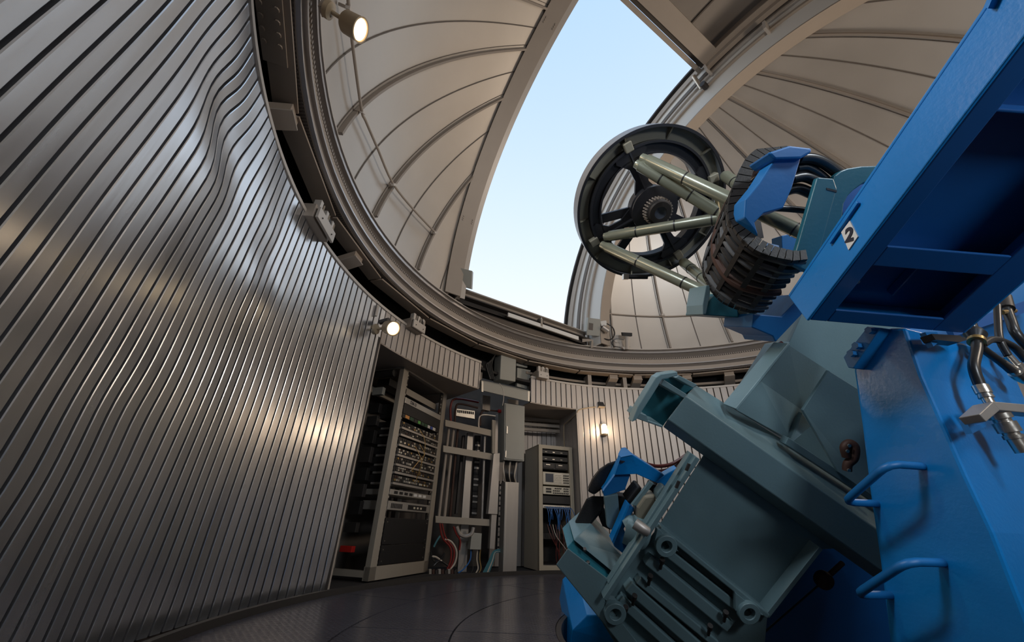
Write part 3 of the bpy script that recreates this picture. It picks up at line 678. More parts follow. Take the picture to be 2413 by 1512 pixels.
for (z0, z1, y) in ((1.64, 1.70, .02), (1.53, 1.60, .03)):
    u = cu('dark_unit', RACKD, z0, z1, y)
    for k in range(3): rbox('indicator', CHROME if k % 2 else INSTR, c0+.05+k*.14, c0+.09+k*.14, y-.006, y+.003, z0+.02, z0+.032, u)
u = cu('dual_unit', RACKD, 1.40, 1.50, .03)
for x in (c0+.02, c0+.24): rbox('deck', DARKM, x, x+.19, .018, .03, 1.415, 1.485, u, .003); rbox('indicator', CHROME, x+.05, x+.12, .012, .02, 1.46, 1.472, u)
u = cu('analyser', INSTR, 1.16, 1.35, -.012)
rbox('screen', SCREEN, c0+.045, c0+.18, -.018, -.008, 1.20, 1.325, u); rbox('keypad', SILV, c0+.20, c0+.34, -.017, -.008, 1.185, 1.33, u)
for i in range(6):
    for j in range(5): rbox('key', INSTR, c0+.208+i*.021, c0+.224+i*.021, -.022, -.014, 1.195+j*.026, 1.213+j*.026, u)
for i in range(4):
    for j in range(4): MB().tube([(c0+.365+i*.026, -.012, 1.20+j*.036), (c0+.365+i*.026, -.028, 1.20+j*.036)], .0085, 8).build('knob', DARKM, u)
u = cu('signal_generator', INSTR, 1.02, 1.135, -.012)
for z in (1.045, 1.085): rbox('display', RACKD, c0+.05, c0+.14, -.018, -.008, z, z+.025, u)
random.seed(11)
for i in range(9):
    for j in range(3):
        if random.random() < .8: MB().tube([(c0+.18+i*.031, -.012, 1.042+j*.034), (c0+.18+i*.031, -.026, 1.042+j*.034)], .010, 8).build('knob', DARKM, u)
cu('drawer', RACKD, .89, 1.0, .0)
u = cu('patch_field', SILV, .82, .87, .0, .06)
random.seed(5)
for k in range(15):
    x = c0+.02+k*(c1-c0-.04)/15
    MB().tube([(x+.01, 0, .845), (x+.01, -.02, .845)], .009, 8).build('socket', CHROME, u)
for k in range(16):
    x = c0+.03+k*.028; dx = random.uniform(-.02, .06)
    MB().tube(smooth_path([(x, -.01, .84), (x+.01, -.07, .82), (x+dx, -.08, .72), (x+dx*1.6, -.04, .60+random.uniform(-.10, .08))], 4), .0055, 5).build('patch_cable', BLUEC, cb, True)
for k in range(9):
    x = c0+.08+k*.045; xe = random.uniform(c0+.2, c1-.05)
    MB().tube(smooth_path([(x, .02, .60), (x+random.uniform(-.02, .04), -.02, .45), (xe, .0, .22), (xe+.03, .04, .09)], 5), .006, 5).build('loose_cable', random.choice([DRED, DRED, WHITEC, RUBBER]), cb, True)
rbox('power_strip', DARKM, c0, c1, .25, .35, .40, .48, cb)
# ================================================================ CABLE FRAME between the racks
pM = Plane(rr, V((.406, -.914, 0)))
def c7(x, y): return (1000+x/2.7, 840+y/2.7)
def pq(pts): return [c7(*p) for p in pts]
cf = thing('conduit_support', 'grey steel support of crossbars carrying vertical conduits between the racks', 'support', loc=pM.at(1090, 1350))
for pts in ([(133, 400), (133, 442), (432, 508), (432, 468)], [(120, 563), (120, 606), (442, 660), (442, 618)], [(72, 1012), (72, 1056), (415, 1078), (415, 1034)]):
    slab(pq(pts), pM.off(.03), .035).build('crossbar', RACKM, cf, bevel=.003)
for (a_, b_, m, r_) in (((160, 420), (92, 1016), BEIGE, .022), ((190, 430), (128, 1018), BEIGE, .022), ((215, 440), (163, 1020), RUST, .018), ((385, 490), (366, 1040), GALV, .02)):
    MB().tube([pM.off(-.05).at(*c7(*a_)), pM.off(-.05).at(*c7(*b_))], r_, 10).build('conduit', m, cf, True)
for pts, m, o in (([(277, 480), (312, 482), (268, 1380), (210, 1378)], GALV, -.12), ([(245, 500), (262, 500), (215, 1000), (198, 1000)], DARKM, -.2), ([(325, 500), (360, 500), (335, 1010), (300, 1010)], DARKM, -.25)):
    slab(pq(pts), pM.off(o), .06).build('channel', m, cf, bevel=.003)
for k in range(14):
    y = 520+k*36; x = 328-k*1.9
    slab(pq([(x, y), (x+30, y+3), (x+29, y+15), (x-1, y+12)]), pM.off(-.235), .03).build('terminal_block', GALV if k % 3 else BLACK, cf)
slab(pq([(441, 618), (482, 612), (466, 1003), (406, 1000)]), pM.off(.10), .10).build('cable_trunking', GALV, cf, bevel=.004)
slab(pq([(428, 1005), (462, 1005), (447, 1226), (415, 1222)]), pM.off(.08), .08).build('cable_trunking', GALV, cf, bevel=.004)
slab(pq([(432, 400), (455, 405), (448, 618), (432, 615)]), pM.off(.06), .05).build('cable_trunking', RACKM, cf, bevel=.004)
slab(pq([(372, 245), (420, 252), (418, 345), (370, 335)]), pM.off(.02), .1).build('hanger_plate', BEIGE, cf)
slab(pq([(205, 330), (320, 345), (320, 395), (200, 375)]), pM.off(-.06), .06).build('terminal_strip', SILV, cf)
for k in range(9): slab(pq([(212+k*12, 338+k*1.5), (219+k*12, 339+k*1.5), (219+k*12, 355+k*1.5), (212+k*12, 354+k*1.5)]), pM.off(-.05), .02).build('terminal', BLACK, cf)
for pts, m in (([(168, 410), (168, 310), (205, 268), (345, 290)], RED), ([(193, 415), (200, 330), (225, 300), (340, 325)], RUST), ([(355, 440), (360, 360), (400, 340), (500, 350)], RUST), ([(345, 460), (348, 390), (380, 370), (460, 380)], GALV)):
    MB().tube(smooth_path([pM.off(-.02).at(*c7(*p)) for p in pts], 5), .017, 8).build('bent_conduit', m, cf, True)
# ladder tray
lt = thing('cable_ladder', 'narrow black cable ladder beside the galvanised duct', 'ladder', loc=pM.at(1178, 1350))
for x0, x1 in (((474), (458)), ((500), (486))):
    slab(pq([(x0, 790), (x0+6, 790), (x1+6, 1236), (x1, 1236)]), pM.off(-.02), .04).build('ladder_rail', BLACK, lt)
for k in range(13):
    y = 810+k*33; x = 475-k*1.15
    slab(pq([(x, y), (x+28, y), (x+28, y+13), (x, y+13)]), pM.off(-.03), .03).build('rung', BOXG if k % 2 else DARKM, lt)
# duct column
dc = thing('cable_duct', 'vertical galvanised duct standing under the grey wall cabinet', 'duct', loc=pM.at(1200, 1350))
slab(pq([(515, 795), (602, 800), (586, 1376), (499, 1376)]), pM.off(.16), .16).build('duct_body', GALV, dc, bevel=.004)
slab(pq([(520, 800), (528, 800), (512, 1374), (504, 1374)]), pM.off(.163), .004).build('edge_fold', SILV, dc)
# grey wall cabinet
gcb = thing('electrical_cabinet', 'grey metal electrical cabinet hanging above the duct', 'cabinet', loc=pM.off(.2).at(1212, 1085))
slab(pq([(509, 293), (639, 315), (635, 667), (507, 656)]), pM.off(.20), .26).build('body', BOXG, gcb, bevel=.005)
dr = slab(pq([(517, 302), (631, 322), (628, 658), (515, 648)]), pM.off(.212), .012).build('door', BOXG, gcb, bevel=.003)
slab(pq([(524, 442), (531, 443), (530, 490), (523, 488)]), pM.off(.225), .014).build('handle', SILV, dr); slab(pq([(516, 598), (523, 598), (521, 640), (514, 639)]), pM.off(.225), .014).build('handle', SILV, dr)
slab(pq([(533, 268), (598, 278), (598, 305), (533, 296)]), pM.off(.15), .12).build('top_gland_box', BEIGEL, gcb)
for k in range(9):
    xa = 508+k*10; xb = 512+k*8
    MB().tube(smooth_path([pM.off(.10).at(*c7(xa, 660)), pM.off(.16).at(*c7(xa-6, 700)), pM.off(.17).at(*c7(xb-4, 760)), pM.off(.08).at(*c7(xb+6, 800))], 4), .013, 6).build('cable', RUBBER if k % 4 else WHITEC, gcb, True)
MB().tube([pM.off(.05).at(*c7(470, 345)), pM.off(.05).at(*c7(505, 350))], .03, 10).build('red_plug', REDP, gcb, True)
# small junction box low on the frame with cables
jb = thing('junction_box', 'small grey box low on the cable frame with cables below', 'box', loc=pM.at(1121, 1290))
slab(pq([(302, 1118), (366, 1124), (360, 1228), (290, 1226)]), pM.off(.06), .12).build('body', BOXG, jb, bevel=.004)
for x, m in ((296, BLUEC), (305, RUBBER), (338, WHITEC), (348, RUBBER), (356, BRASS)):
    MB().tube(smooth_path([pM.off(.0).at(*c7(x, 1226)), pM.off(.02).at(*c7(x-4, 1290)), pM.off(.04).at(*c7(x-40 if m == BLUEC else x+4, 1345)), pM.off(.06).at(*c7(x-80 if m == BLUEC else x-10, 1375))], 5), .009, 6).build('cable', m, jb, True)
lc = thing('cable_bundle', 'red and black cables looping down below the lowest crossbar', 'cables', loc=pM.at(1060, 1350))
random.seed(21)
for k, (pts, m) in enumerate([([(98, 1060), (115, 1150), (165, 1215), (168, 1290), (145, 1350)], RED), ([(112, 1062), (135, 1150), (185, 1220), (185, 1290), (160, 1350)], RED), ([(185, 1080), (205, 1130), (228, 1170), (222, 1230)], RED), ([(60, 1210), (80, 1170), (100, 1140)], TEALC),
        ([(130, 1160), (175, 1180), (205, 1240), (195, 1310), (165, 1350)], WHITEC), ([(45, 1270), (75, 1275), (110, 1300)], WHITEC), ([(205, 1080), (225, 1128), (262, 1143), (300, 1125), (312, 1085)], GALV), ([(40, 1240), (60, 1300), (100, 1290), (130, 1250)], RUBBER), ([(60, 1330), (100, 1300), (150, 1330)], RUBBER)]):
    MB().tube(smooth_path([pM.off(.05).at(*c7(*p)) for p in pts], 6), .026 if m == GALV else .012, 8).build('cable', m, lc, True)
for k in range(9):
    x = 30+k*20; slab(pq([(x, 1352+(k % 3)*6), (x+16, 1350), (x+16, 1388), (x, 1390)]), pM.off(.10), .05).build('connector', (SILV, RUST, DARKM)[k % 3], lc, bevel=.003)
tb = thing('cable_bundle', 'teal cables curving to the floor left of the duct', 'cables', loc=pM.at(1150, 1350))
for k in range(5):
    MB().tube(smooth_path([pM.off(.04).at(*c7(492, 1226+k*4)), pM.off(.05).at(*c7(440+k*3, 1238+k*2)), pM.off(.05).at(*c7(410+k*7, 1300)), pM.off(.06).at(*c7(372+k*9, 1378))], 5), .009, 6).build('cable', TEALC if k != 3 else WHITEC, tb, True)
# shelf beam and boxes on top, in the gap of the fascia
pB = Plane(pol(-35, 3.93, 2.6), pol(-35, -1, 0))
sh2 = thing('shelf_beam', 'grey steel shelf beam bridging the gap in the panelled fascia', 'beam', loc=pB.at(1190, 940))
slab([(1135, 895), (1250, 921), (1248, 946), (1134, 919)], pB, .02).build('front_web', BOXG, sh2, bevel=.002)
slab([(1135, 895), (1250, 921), (1250, 924), (1135, 898)], pB, .35).build('shelf_plate', BOXG, sh2)
for x in (1137, 1246): slab([(x-2, 897+(x-1137)*.22), (x+2, 898+(x-1137)*.22), (x+2, 945+(x-1246)*.2), (x-2, 944+(x-1246)*.2)], pB.off(.004), .01).build('end_flange', SILV, sh2)
gb = thing('control_box', 'large grey control box standing on the shelf beam', 'box', loc=pB.at(1192, 898))
slab([(1181, 833), (1217, 838), (1215, 899), (1178, 893)], pB.off(-.03), .2).build('body', BOXG, gb, bevel=.01)
MB().tube(smooth_path([pB.at(1177, 903), pB.at(1184, 915), pB.at(1187, 935), pB.at(1184, 955)], 5), .006, 6).build('cable', BEIGEL, gb, True)
for k in range(4): MB().tube(smooth_path([pB.off(-.06).at(1166-k*4, 836+k*6), pB.off(-.05).at(1158-k*4, 860), pB.off(-.06).at(1164-k*3, 893)], 5), .012, 6).build('cable', RUBBER, gb, True)
gb2 = thing('control_box', 'smaller grey box half hidden behind the large control box', 'box', loc=pB.off(-.15).at(1230, 860))
slab([(1217, 841), (1244, 845), (1243, 866), (1217, 861)], pB.off(-.15), .12).build('body', BOXG, gb2, bevel=.005)
slab([(1219, 866), (1250, 872), (1248, 918), (1218, 910)], pB.off(-.2), .05).build('back_plate', BOXG, gb2)
slab([(1112, 855), (1130, 855), (1138, 862), (1136, 892), (1118, 905)], pB.off(-.16), .02).build('cover_plate', BEIGE, wk)
# louvre slats in the small alcove
lv = thing('louvre_vent', 'beige louvre of level slats above the cream cabinet', 'vent', loc=pol(-20, 4.9, 1.9))
pl_ = Plane(pol(-22, 4.75, 2.0), pol(-22, -1, 0))
for k in range(4):
    y = 352+k*32
    slab(pq([(630, y), (875, y+18), (875, y+38), (630, y+20)]), pl_, .05).build('slat', BEIGE, lv, bevel=.004)
a = -29.5
while a < -15.8: MB().prism([pol(a, 5.0, 0), pol(a+1.0, 5.0, 0), pol(a+1.0, 5.03, 0), pol(a, 5.03, 0)], (0, 0, 2.38)).build('wall_panel', FASC, wk); a += 1.1
# ================================================================ TELESCOPE TUBE (top ring, spider, secondary, truss)
TA = V((math.cos(R(56.6))*math.sin(R(-10)), math.cos(R(56.6))*math.cos(R(-10)), math.sin(R(56.6))))   # towards the sky
P0 = at(1533, 488, 3.0)
pR = Plane(P0, -TA)
tel = thing('telescope_tube', 'open truss telescope tube with black spider ring aimed through the slit', 'telescope', loc=at(1790, 640, 2.2))
MB().ring(P0, TA, [(.578, -.015), (.578, .13), (.566, .13), (.566, -.015)], 96).build('outer_ring', RINGM, tel, True)
MB().ring(P0, TA, [(.566, .055), (.475, .055), (.475, .065), (.566, .065)], 96).build('ring_channel', OLIVED, tel, True)
MB().ring(P0, TA, [(.581, -.018), (.581, -.008), (.562, -.008), (.562, -.018)], 96).build('ring_rim', BLK2, tel, True)
MB().ring(P0, TA, [(.478, -.01), (.478, .12), (.462, .12), (.462, -.01)], 96).build('inner_ring', BLK2, tel, True)
MB().ring(P0, TA, [(.478, .02), (.478, .05), (.392, .05), (.392, .02)], 96).build('inner_flange', BLK2, tel, True)
MB().ring(P0, TA, [(.40, .0), (.40, .07), (.388, .07), (.388, .0)], 96).build('inner_lip', BLK2, tel, True)
nodes = {k: pR.at(*p) for k, p in dict(a=(1490, 375), b=(1412, 562), c=(1702, 408), d=(1604, 612)).items()}
def onring(p, r, h=0.0):
    d_ = (p-P0); d_ = (d_-TA*d_.dot(TA)).normalized(); return P0+d_*r+TA*h, d_
for k in range(10):
    t = 2*math.pi*(k+.3)/10; u_ = TA.orthogonal().normalized(); v_ = TA.cross(u_); d_ = u_*math.cos(t)+v_*math.sin(t); tt = TA.cross(d_)
    MB().prism([P0+d_*.478+TA*.055-tt*.005, P0+d_*.565+TA*.055-tt*.005, P0+d_*.565+TA*.0-tt*.005, P0+d_*.52+TA*.025-tt*.005], tt*.01).build('gusset', OLIVED, tel)
sec = MB().ring(P0, TA, [(.001, .08), (.13, .08), (.165, .05), (.165, -.02), (.15, -.03), (.15, -.07), (.175, -.075), (.175, -.09), (.12, -.10), (.001, -.10)], 48).build('secondary_housing', BLK2, tel, True)
bf = MB().ring(P0, TA, [(.05, -.10), (.095, -.10), (.095, -.13), (.085, -.135), (.095, -.14), (.095, -.165), (.085, -.17), (.08, -.19), (.045, -.19)], 40).build('baffle', DARKM, sec, True)
for k in range(28):
    t = 2*math.pi*k/28; u_ = TA.orthogonal().normalized(); v_ = TA.cross(u_); d_ = u_*math.cos(t)+v_*math.sin(t); tt = TA.cross(d_)
    for h in (-.115, -.152): MB().box(P0+d_*.098+TA*h, d_*.006, tt*.0045, TA*.014).build('baffle_tooth', RIB, sec)
MB().ring(P0, TA, [(.001, -.16), (.045, -.16), (.05, -.175), (.05, -.185), (.001, -.168)], 32).build('lens', SCREEN, sec, True)
for key, p in nodes.items():
    e, d_ = onring(p, .40); tt = TA.cross(d_); c_ = P0
    MB().prism([c_+d_*.15+tt*.075+TA*.0, c_+d_*.24+tt*.035, c_+d_*.34+tt*.045, c_+d_*.42+tt*.12, c_+d_*.46+tt*.11, c_+d_*.46-tt*.11, c_+d_*.42-tt*.12, c_+d_*.34-tt*.045, c_+d_*.24-tt*.035, c_+d_*.15-tt*.075], TA*.022).build('spider_vane', BLK2, tel)
    MB().prism([c_+d_*.15+TA*-.05-tt*.006, c_+d_*.47+TA*.0-tt*.006, c_+d_*.47+TA*.05-tt*.006, c_+d_*.15+TA*.05-tt*.006], tt*.012).build('vane_web', BLK2, tel)
    MB().box(c_+d_*.495+TA*.0, d_*.035, tt*.03, TA*.03).build('node_block', OLIVED, tel, bevel=.006)
for (p_, q_) in ((.35, .9), (-.4, .8), (.6, -.3), (-.62, -.2)):
    u_ = TA.orthogonal().normalized(); v_ = TA.cross(u_); d_ = (u_*p_+v_*q_).normalized(); tt = TA.cross(d_)
    MB().box(P0+d_*.27+TA*.03, d_*.11, tt*.035, TA*.012).build('cable_cover', BLK2, tel)
ends = dict(A=at(1712, 512, 2.55), B=at(1925, 565, 2.15), D=at(1765, 737, 2.35), C1=at(1800, 478, 2.5), D2=at(1690, 684, 2.6))
for n_, e_, dx in (('a', 'A', (8, 10)), ('a', 'B', (22, -4)), ('b', 'A', (12, -4)), ('b', 'D', (6, 14)), ('c', 'C1', (4, 4)), ('d', 'D2', (4, 4))):
    s_ = nodes[n_]-TA*.03; px_ = {'a': (1490, 375), 'b': (1412, 562), 'c': (1702, 408), 'd': (1604, 612)}[n_]
    s_ = Plane(P0-TA*.05, -TA).at(px_[0]+dx[0], px_[1]+dx[1]); t_ = ends[e_]
    tb_ = MB().tube([s_, s_+(t_-s_)*.04, s_+(t_-s_)*.05, t_], [.03, .034, .040, .040], 20).build('truss_tube', OLIVE, tel, True)
    for f_ in (.3, .62, .9):
        c_ = s_+(t_-s_)*f_; d_ = (t_-s_).normalized(); MB().tube([c_-d_*.004, c_+d_*.004], .0425, 20).build('cable_tie', BLK2, tb_, True)
MB().tube([at(1700, 470, 2.58), at(1706, 512, 2.54), at(1700, 545, 2.58)], .045, 16).build('truss_node', OLIVE, tel, True)
MB().tube([at(1478, 652, 2.95), at(1526, 652, 2.93)], .018, 8).build('ring_motor', BLK2, tel, True)
MB().box(at(1474, 652, 2.95), RT*.02, UP*.02, FW*.02).build('motor_bracket', CHROME, tel)
slab([(1658, 742), (1664, 716), (1690, 690), (1780, 735), (1800, 752)], dplane(2.36), .25).build('centre_section', TEAL, tel, bevel=.006)
slab([(1664, 672), (1673, 672), (1674, 690), (1664, 740), (1656, 741), (1656, 718)], dplane(2.32), .22).build('edge_plate', GTEAL, tel, bevel=.004)
slab([(1775, 739), (1842, 745), (1895, 690), (1902, 728), (1828, 806), (1821, 792), (1771, 771)], dplane(2.22), .3).build('saddle', BLUED, tel, bevel=.006)
slab([(1748, 470), (1776, 430), (1800, 560), (1770, 560)], dplane(2.7), .05).build('inner_plate', BLK2, tel)
slab([(1842, 555), (1856, 552), (1888, 545), (1892, 640), (1845, 640)], dplane(2.5), .1).build('blue_gusset', BLUED, tel, bevel=.004)
# ================================================================ CABLE WRAP
AX = V((math.sin(R(10)), math.cos(R(10)), 0)); LW = .50
pW = Plane(at(1737, 548, 1.9), -AX)
cw = thing('cable_wrap', 'black curved cable chain drum full of hoses behind the blue beam', 'cable chain', loc=at(1780, 640, 2.1))
OUT = [(1856, 343), (1780, 351), (1757, 372), (1740, 405), (1725, 445), (1715, 485), (1717, 515), (1737, 548), (1755, 570), (1783, 591), (1819, 604), (1869, 614), (1905, 610)]
INN = [(1862, 352), (1812, 358), (1786, 376), (1776, 400), (1767, 430), (1753, 472), (1752, 505), (1763, 534), (1779, 552), (1798, 566), (1829, 581), (1874, 591), (1900, 588)]
def resample(pts, n):
    pts = [V((p[0], p[1], 0)) for p in pts]; ls = [0]
    for a_, b_ in zip(pts, pts[1:]): ls.append(ls[-1]+(b_-a_).length)
    out = []
    for k in range(n+1):
        t = ls[-1]*k/n
        for i in range(len(pts)-1):
            if t <= ls[i+1]+1e-6:
                q = pts[i]+(pts[i+1]-pts[i])*((t-ls[i])/(ls[i+1]-ls[i])); out.append((q.x, q.y)); break
    return out
NL_ = 26
ro, ri = resample(OUT, NL_), resample(INN, NL_)
for k in range(NL_):
    f = .06
    o0 = V((*ro[k], 0)).lerp(V((*ro[k+1], 0)), f); o1 = V((*ro[k], 0)).lerp(V((*ro[k+1], 0)), 1-f); i0 = V((*ri[k], 0)).lerp(V((*ri[k+1], 0)), f); i1 = V((*ri[k], 0)).lerp(V((*ri[k+1], 0)), 1-f)
    for sgn, off in ((0, 0.0), (1, LW-.02)):
        q = [pW.at(p.x, p.y)+AX*off for p in (o0, o1, i1, i0)]
        MB().prism(q, AX*.02).build('chain_link', BLACK, cw)
    if k in (8, 10, 12, 14, 17, 20, 23):
        a_ = pW.at(*ro[k]); b_ = pW.at(*ro[k+1]); t_ = (b_-a_).normalized(); nrm = t_.cross(AX)
        MB().prism([a_, a_+t_*.026, a_+t_*.026+nrm*.006, a_+nrm*.006], AX*LW).build('cross_bar', DARKM if k < 12 else BLACK, cw)
random.seed(31)
for k in range(13):
    off = .045+.41*(k % 9)/8+random.uniform(-.008, .008); fr = random.uniform(.25, .36) if k < 9 else random.uniform(.62, .72)
    path = [pW.at(ro[i][0]*(1-fr)+ri[i][0]*fr, ro[i][1]*(1-fr)+ri[i][1]*fr)+AX*(off+.006*math.sin(i*.5+k)) for i in range(2, NL_+1, 2)]
    MB().tube(smooth_path(path, 3), (.019, .023, .016, .021)[k % 4], 9).build('hose', (RUBBER, RUBBER, HOSEG, RUBBER, RUBBER, RUST)[k % 6], cw, True)
slab([(1800, 570), (1835, 578), (1840, 600), (1815, 590)], pW.off(-.3), .02).build('end_plate', BLUED, cw)
# blue bracket holding the upper end of the wrap, with its hoses
bk = thing('wrap_bracket', 'blue steel bracket holding the top end of the cable chain', 'bracket', loc=at(1820, 430, 1.85))
slab([(1826, 374), (1888, 372), (1866, 445), (1846, 490), (1800, 502), (1779, 524), (1788, 556), (1754, 512), (1757, 470), (1790, 430)], dplane(1.86), .10).build('web', BLUED, bk, bevel=.006)
slab([(1810, 359), (1862, 342), (1914, 348), (1914, 358), (1888, 373), (1826, 375)], dplane(1.83), .16).build('cap', BLUED, bk, bevel=.01)
hg = 'hoses between the cable chain and the teal plate'
for k, pts in enumerate([[(1884, 373), (1915, 374), (1945, 386), (1980, 412)], [(1876, 398), (1900, 396), (1930, 412), (1960, 440)], [(1866, 422), (1895, 417), (1925, 428), (1950, 440)], [(1852, 450), (1880, 444), (1912, 456), (1940, 470)], [(1826, 490), (1860, 492), (1900, 496)]]):
    h = MB().tube(smooth_path([at(x, y, 1.90+.03*(k % 2)) for x, y in pts], 6), (.026, .024, .024, .026, .016)[k], 12).build('hose', RUBBER, None, True)
    tag(h, ('topmost thick black hose arching to the rounded teal plate', 'second black hose from the blue bracket to the teal plate', 'third black hose from the blue bracket to the teal plate', 'lowest thick black hose below the blue bracket', 'thin black pipe passing level behind the teal plate')[k], 'hose', hg)
# ================================================================ BLUE FORK MOUNT
mo = thing('telescope_mount', 'large glossy blue telescope mount with overhead beam and ladder column', 'mount', loc=at(2276, 1119, 1.9))
bb = V((.03, -.94, .337)).normalized(); cc = V((.998, .0, -.05)); cc = (cc-bb*cc.dot(bb)).normalized(); un_ = cc.cross(bb).normalized()   # un_ points down
Q0 = at(1909, 754, 1.72); pU = Plane(Q0, un_)
def bc(x, y): p = pU.at(x, y)-Q0; return p.dot(bb), p.dot(cc)
WB = bc(2276, 778)[1]; LB = bc(2413, 61)[0]+.35; HB = .17
def bpt(l, c, h): return Q0+bb*l+cc*c-un_*h
def bbox(name, m, l0, l1, c0_, c1_, h0, h1, par=mo, bev=.004):
    return MB().prism([bpt(l0, c0_, h0), bpt(l1, c0_, h0), bpt(l1, c1_, h0), bpt(l0, c1_, h0)], -un_*(h1-h0)).build(name, m, par, bevel=bev)
p2 = [bc(*p) for p in ((1974, 730), (2233, 753), (2328, 651), (2054, 623))]; p1l = bc(2088, 580)
pl0, pl1 = (p2[0][0]+p2[1][0])/2, (p2[2][0]+p2[3][0])/2; pc0, pc1 = (p2[0][1]+p2[3][1])/2, (p2[1][1]+p2[2][1])/2
bbox('beam_side', BLUE, -.005, LB, -.012, .0, 0, HB)
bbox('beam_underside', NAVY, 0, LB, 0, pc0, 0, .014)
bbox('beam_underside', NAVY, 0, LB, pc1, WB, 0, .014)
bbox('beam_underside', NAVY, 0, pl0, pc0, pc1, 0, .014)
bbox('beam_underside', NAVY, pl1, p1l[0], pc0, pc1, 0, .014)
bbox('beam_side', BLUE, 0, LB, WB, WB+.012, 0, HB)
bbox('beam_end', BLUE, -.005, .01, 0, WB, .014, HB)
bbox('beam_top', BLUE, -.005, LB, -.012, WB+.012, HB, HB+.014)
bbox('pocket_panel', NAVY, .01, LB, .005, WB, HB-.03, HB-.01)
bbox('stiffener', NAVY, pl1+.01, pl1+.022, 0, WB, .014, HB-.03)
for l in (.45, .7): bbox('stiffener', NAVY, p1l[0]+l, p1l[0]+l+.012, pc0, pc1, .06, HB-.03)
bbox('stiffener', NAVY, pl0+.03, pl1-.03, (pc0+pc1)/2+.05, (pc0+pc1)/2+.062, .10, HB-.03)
MB().ring(bpt((pl0+pl1)/2-.05, pc0+.13, HB-.03), un_, [(.001, 0), (.010, 0), (.010, .006), (.001, .006)], 10).build('pocket_plug', CHROME, mo)
# number plate on the lit side of the beam, and the edge strip
pSd = Plane(bpt(0, -.0125, 0), -cc)
npl = slab([(1982, 547), (2002, 520), (2021, 557), (1999, 589)], pSd.off(.004), .005).build('number_plate', WHITE, mo, label='white plate with a black figure 2')
nc = pSd.off(.006).at(2001, 554)
tcv = bpy.data.curves.new('figure', 'FONT'); tcv.body = '2'; tcv.size = .078; tcv.align_x = 'CENTER'; tcv.align_y = 'CENTER'; tcv.extrude = .0006; tcv.offset = .003
to = bpy.data.objects.new('figure_curve', tcv); COL.objects.link(to)
def to_mesh(o, name, m, parent, mw):
    dg = bpy.context.evaluated_depsgraph_get(); dg.update(); me = bpy.data.meshes.new_from_object(o.evaluated_get(dg)); bpy.data.objects.remove(o)
    me.transform(mw); off = OFF.get(parent.name, V((0, 0, 0))); me.transform(Matrix.Translation(-off)); me.materials.clear(); me.materials.append(m)
    q = bpy.data.objects.new(name, me); COL.objects.link(q); q.parent = parent; OFF[q.name] = off; return q
up_ = (pSd.at(2002, 520)-pSd.at(1999, 589)); zz = pSd.n; up_ = (up_-zz*up_.dot(zz)).normalized(); xx = up_.cross(zz)
mw = Matrix((xx, up_, zz)).transposed().to_4x4(); mw.translation = nc
to_mesh(to, 'figure', INK, npl, mw)
slab([(1951, 571), (1955, 574), (2021, 478), (2017, 473)], pSd.off(.012), .014).build('edge_strip', BLUE, mo, bevel=.002)
slab([(2318, 16), (2328, 20), (2350, -30), (2340, -34)], pSd.off(.02), .02).build('edge_strip', BLUE, mo)
# column
nL = V((-.985, -.174, 0)); pL = Plane(at(2276, 1119, 1.45), nL)
colp = [(2011, 869), (2092, 772), (2133, 772), (2172, 886), (2223, 1000), (2276, 1119), (2340, 1254), (2413, 1440), (2470, 1600), (2110, 1600), (2096, 1512), (2073, 1322), (2049, 1159), (2030, 1000)]
MB().prism([pL.at(*p) for p in colp], V((.95, .31, 0))*.75).build('column', BLUE, mo, bevel=.012)
fr_ = thing if False else None
slab([(2044, 769), (2076, 772), (2011, 868), (1998, 866), (1987, 841)], pL.off(.06), .10).build('bolt_flange', BLUED, mo, bevel=.004)
for (x, y) in ((2056, 779), (2025, 815), (2013, 833)):
    c_ = pL.off(.06).at(x, y); MB().tube([c_, c_+nL*.025], .017, 6).build('flange_bolt', BLUED, mo)
for pts in ([(2174, 1098), (2100, 1095), (2063, 1112), (1991, 1169), (2066, 1186)], [(2222, 1325), (2137, 1322), (2095, 1338), (2015, 1389), (2098, 1401)]):
    A_, B_ = pL.at(*pts[0]), pL.at(*pts[4]); st = .17
    a1, b1 = A_+nL*st, B_+nL*st
    k_ = (b1-a1).normalized()
    path = [A_-nL*.01, A_+nL*(st-.05), A_+nL*(st-.018)+k_*.010, A_+nL*(st-.003)+k_*.03, A_+nL*st+k_*.055, B_+nL*st-k_*.045, B_+nL*(st-.004)-k_*.02, B_+nL*(st-.018)-k_*.006, B_+nL*(st-.045), B_-nL*.01]
    MB().tube(path, .0155, 12).build('ladder_rung', BLUED, mo, True)
pRt = Plane(at(2276, 1119, 1.45), V((.31, -.95, 0)))
# structure behind the hoses
slab([(2135, 780), (2290, 690), (2345, 660), (2520, 640), (2520, 900), (2300, 870)], Plane(at(2300, 760, 2.5), V((.1, -1, -.1))), .1).build('back_plate', BLUED, mo)
slab([(2240, 770), (2440, 700), (2440, 728), (2250, 792)], Plane(at(2300, 760, 2.35), V((.1, -1, -.1))), .03).build('cross_angle', NAVY, mo)
slab([(2180, 782), (2208, 782), (2218, 800), (2200, 816)], pRt.off(.10), .02).build('cut_bracket', BLUED, mo)
slab([(2195, 786), (2262, 790), (2280, 800), (2262, 806), (2205, 800)], pRt.off(.12), .04).build('pipe_clamp', BLK2, mo)
MB().ring(pRt.at(2160, 823), pRt.n, [(.001, 0), (.006, 0), (.005, .008), (.001, .008)], 8).build('grease_nipple', CHROME, mo)
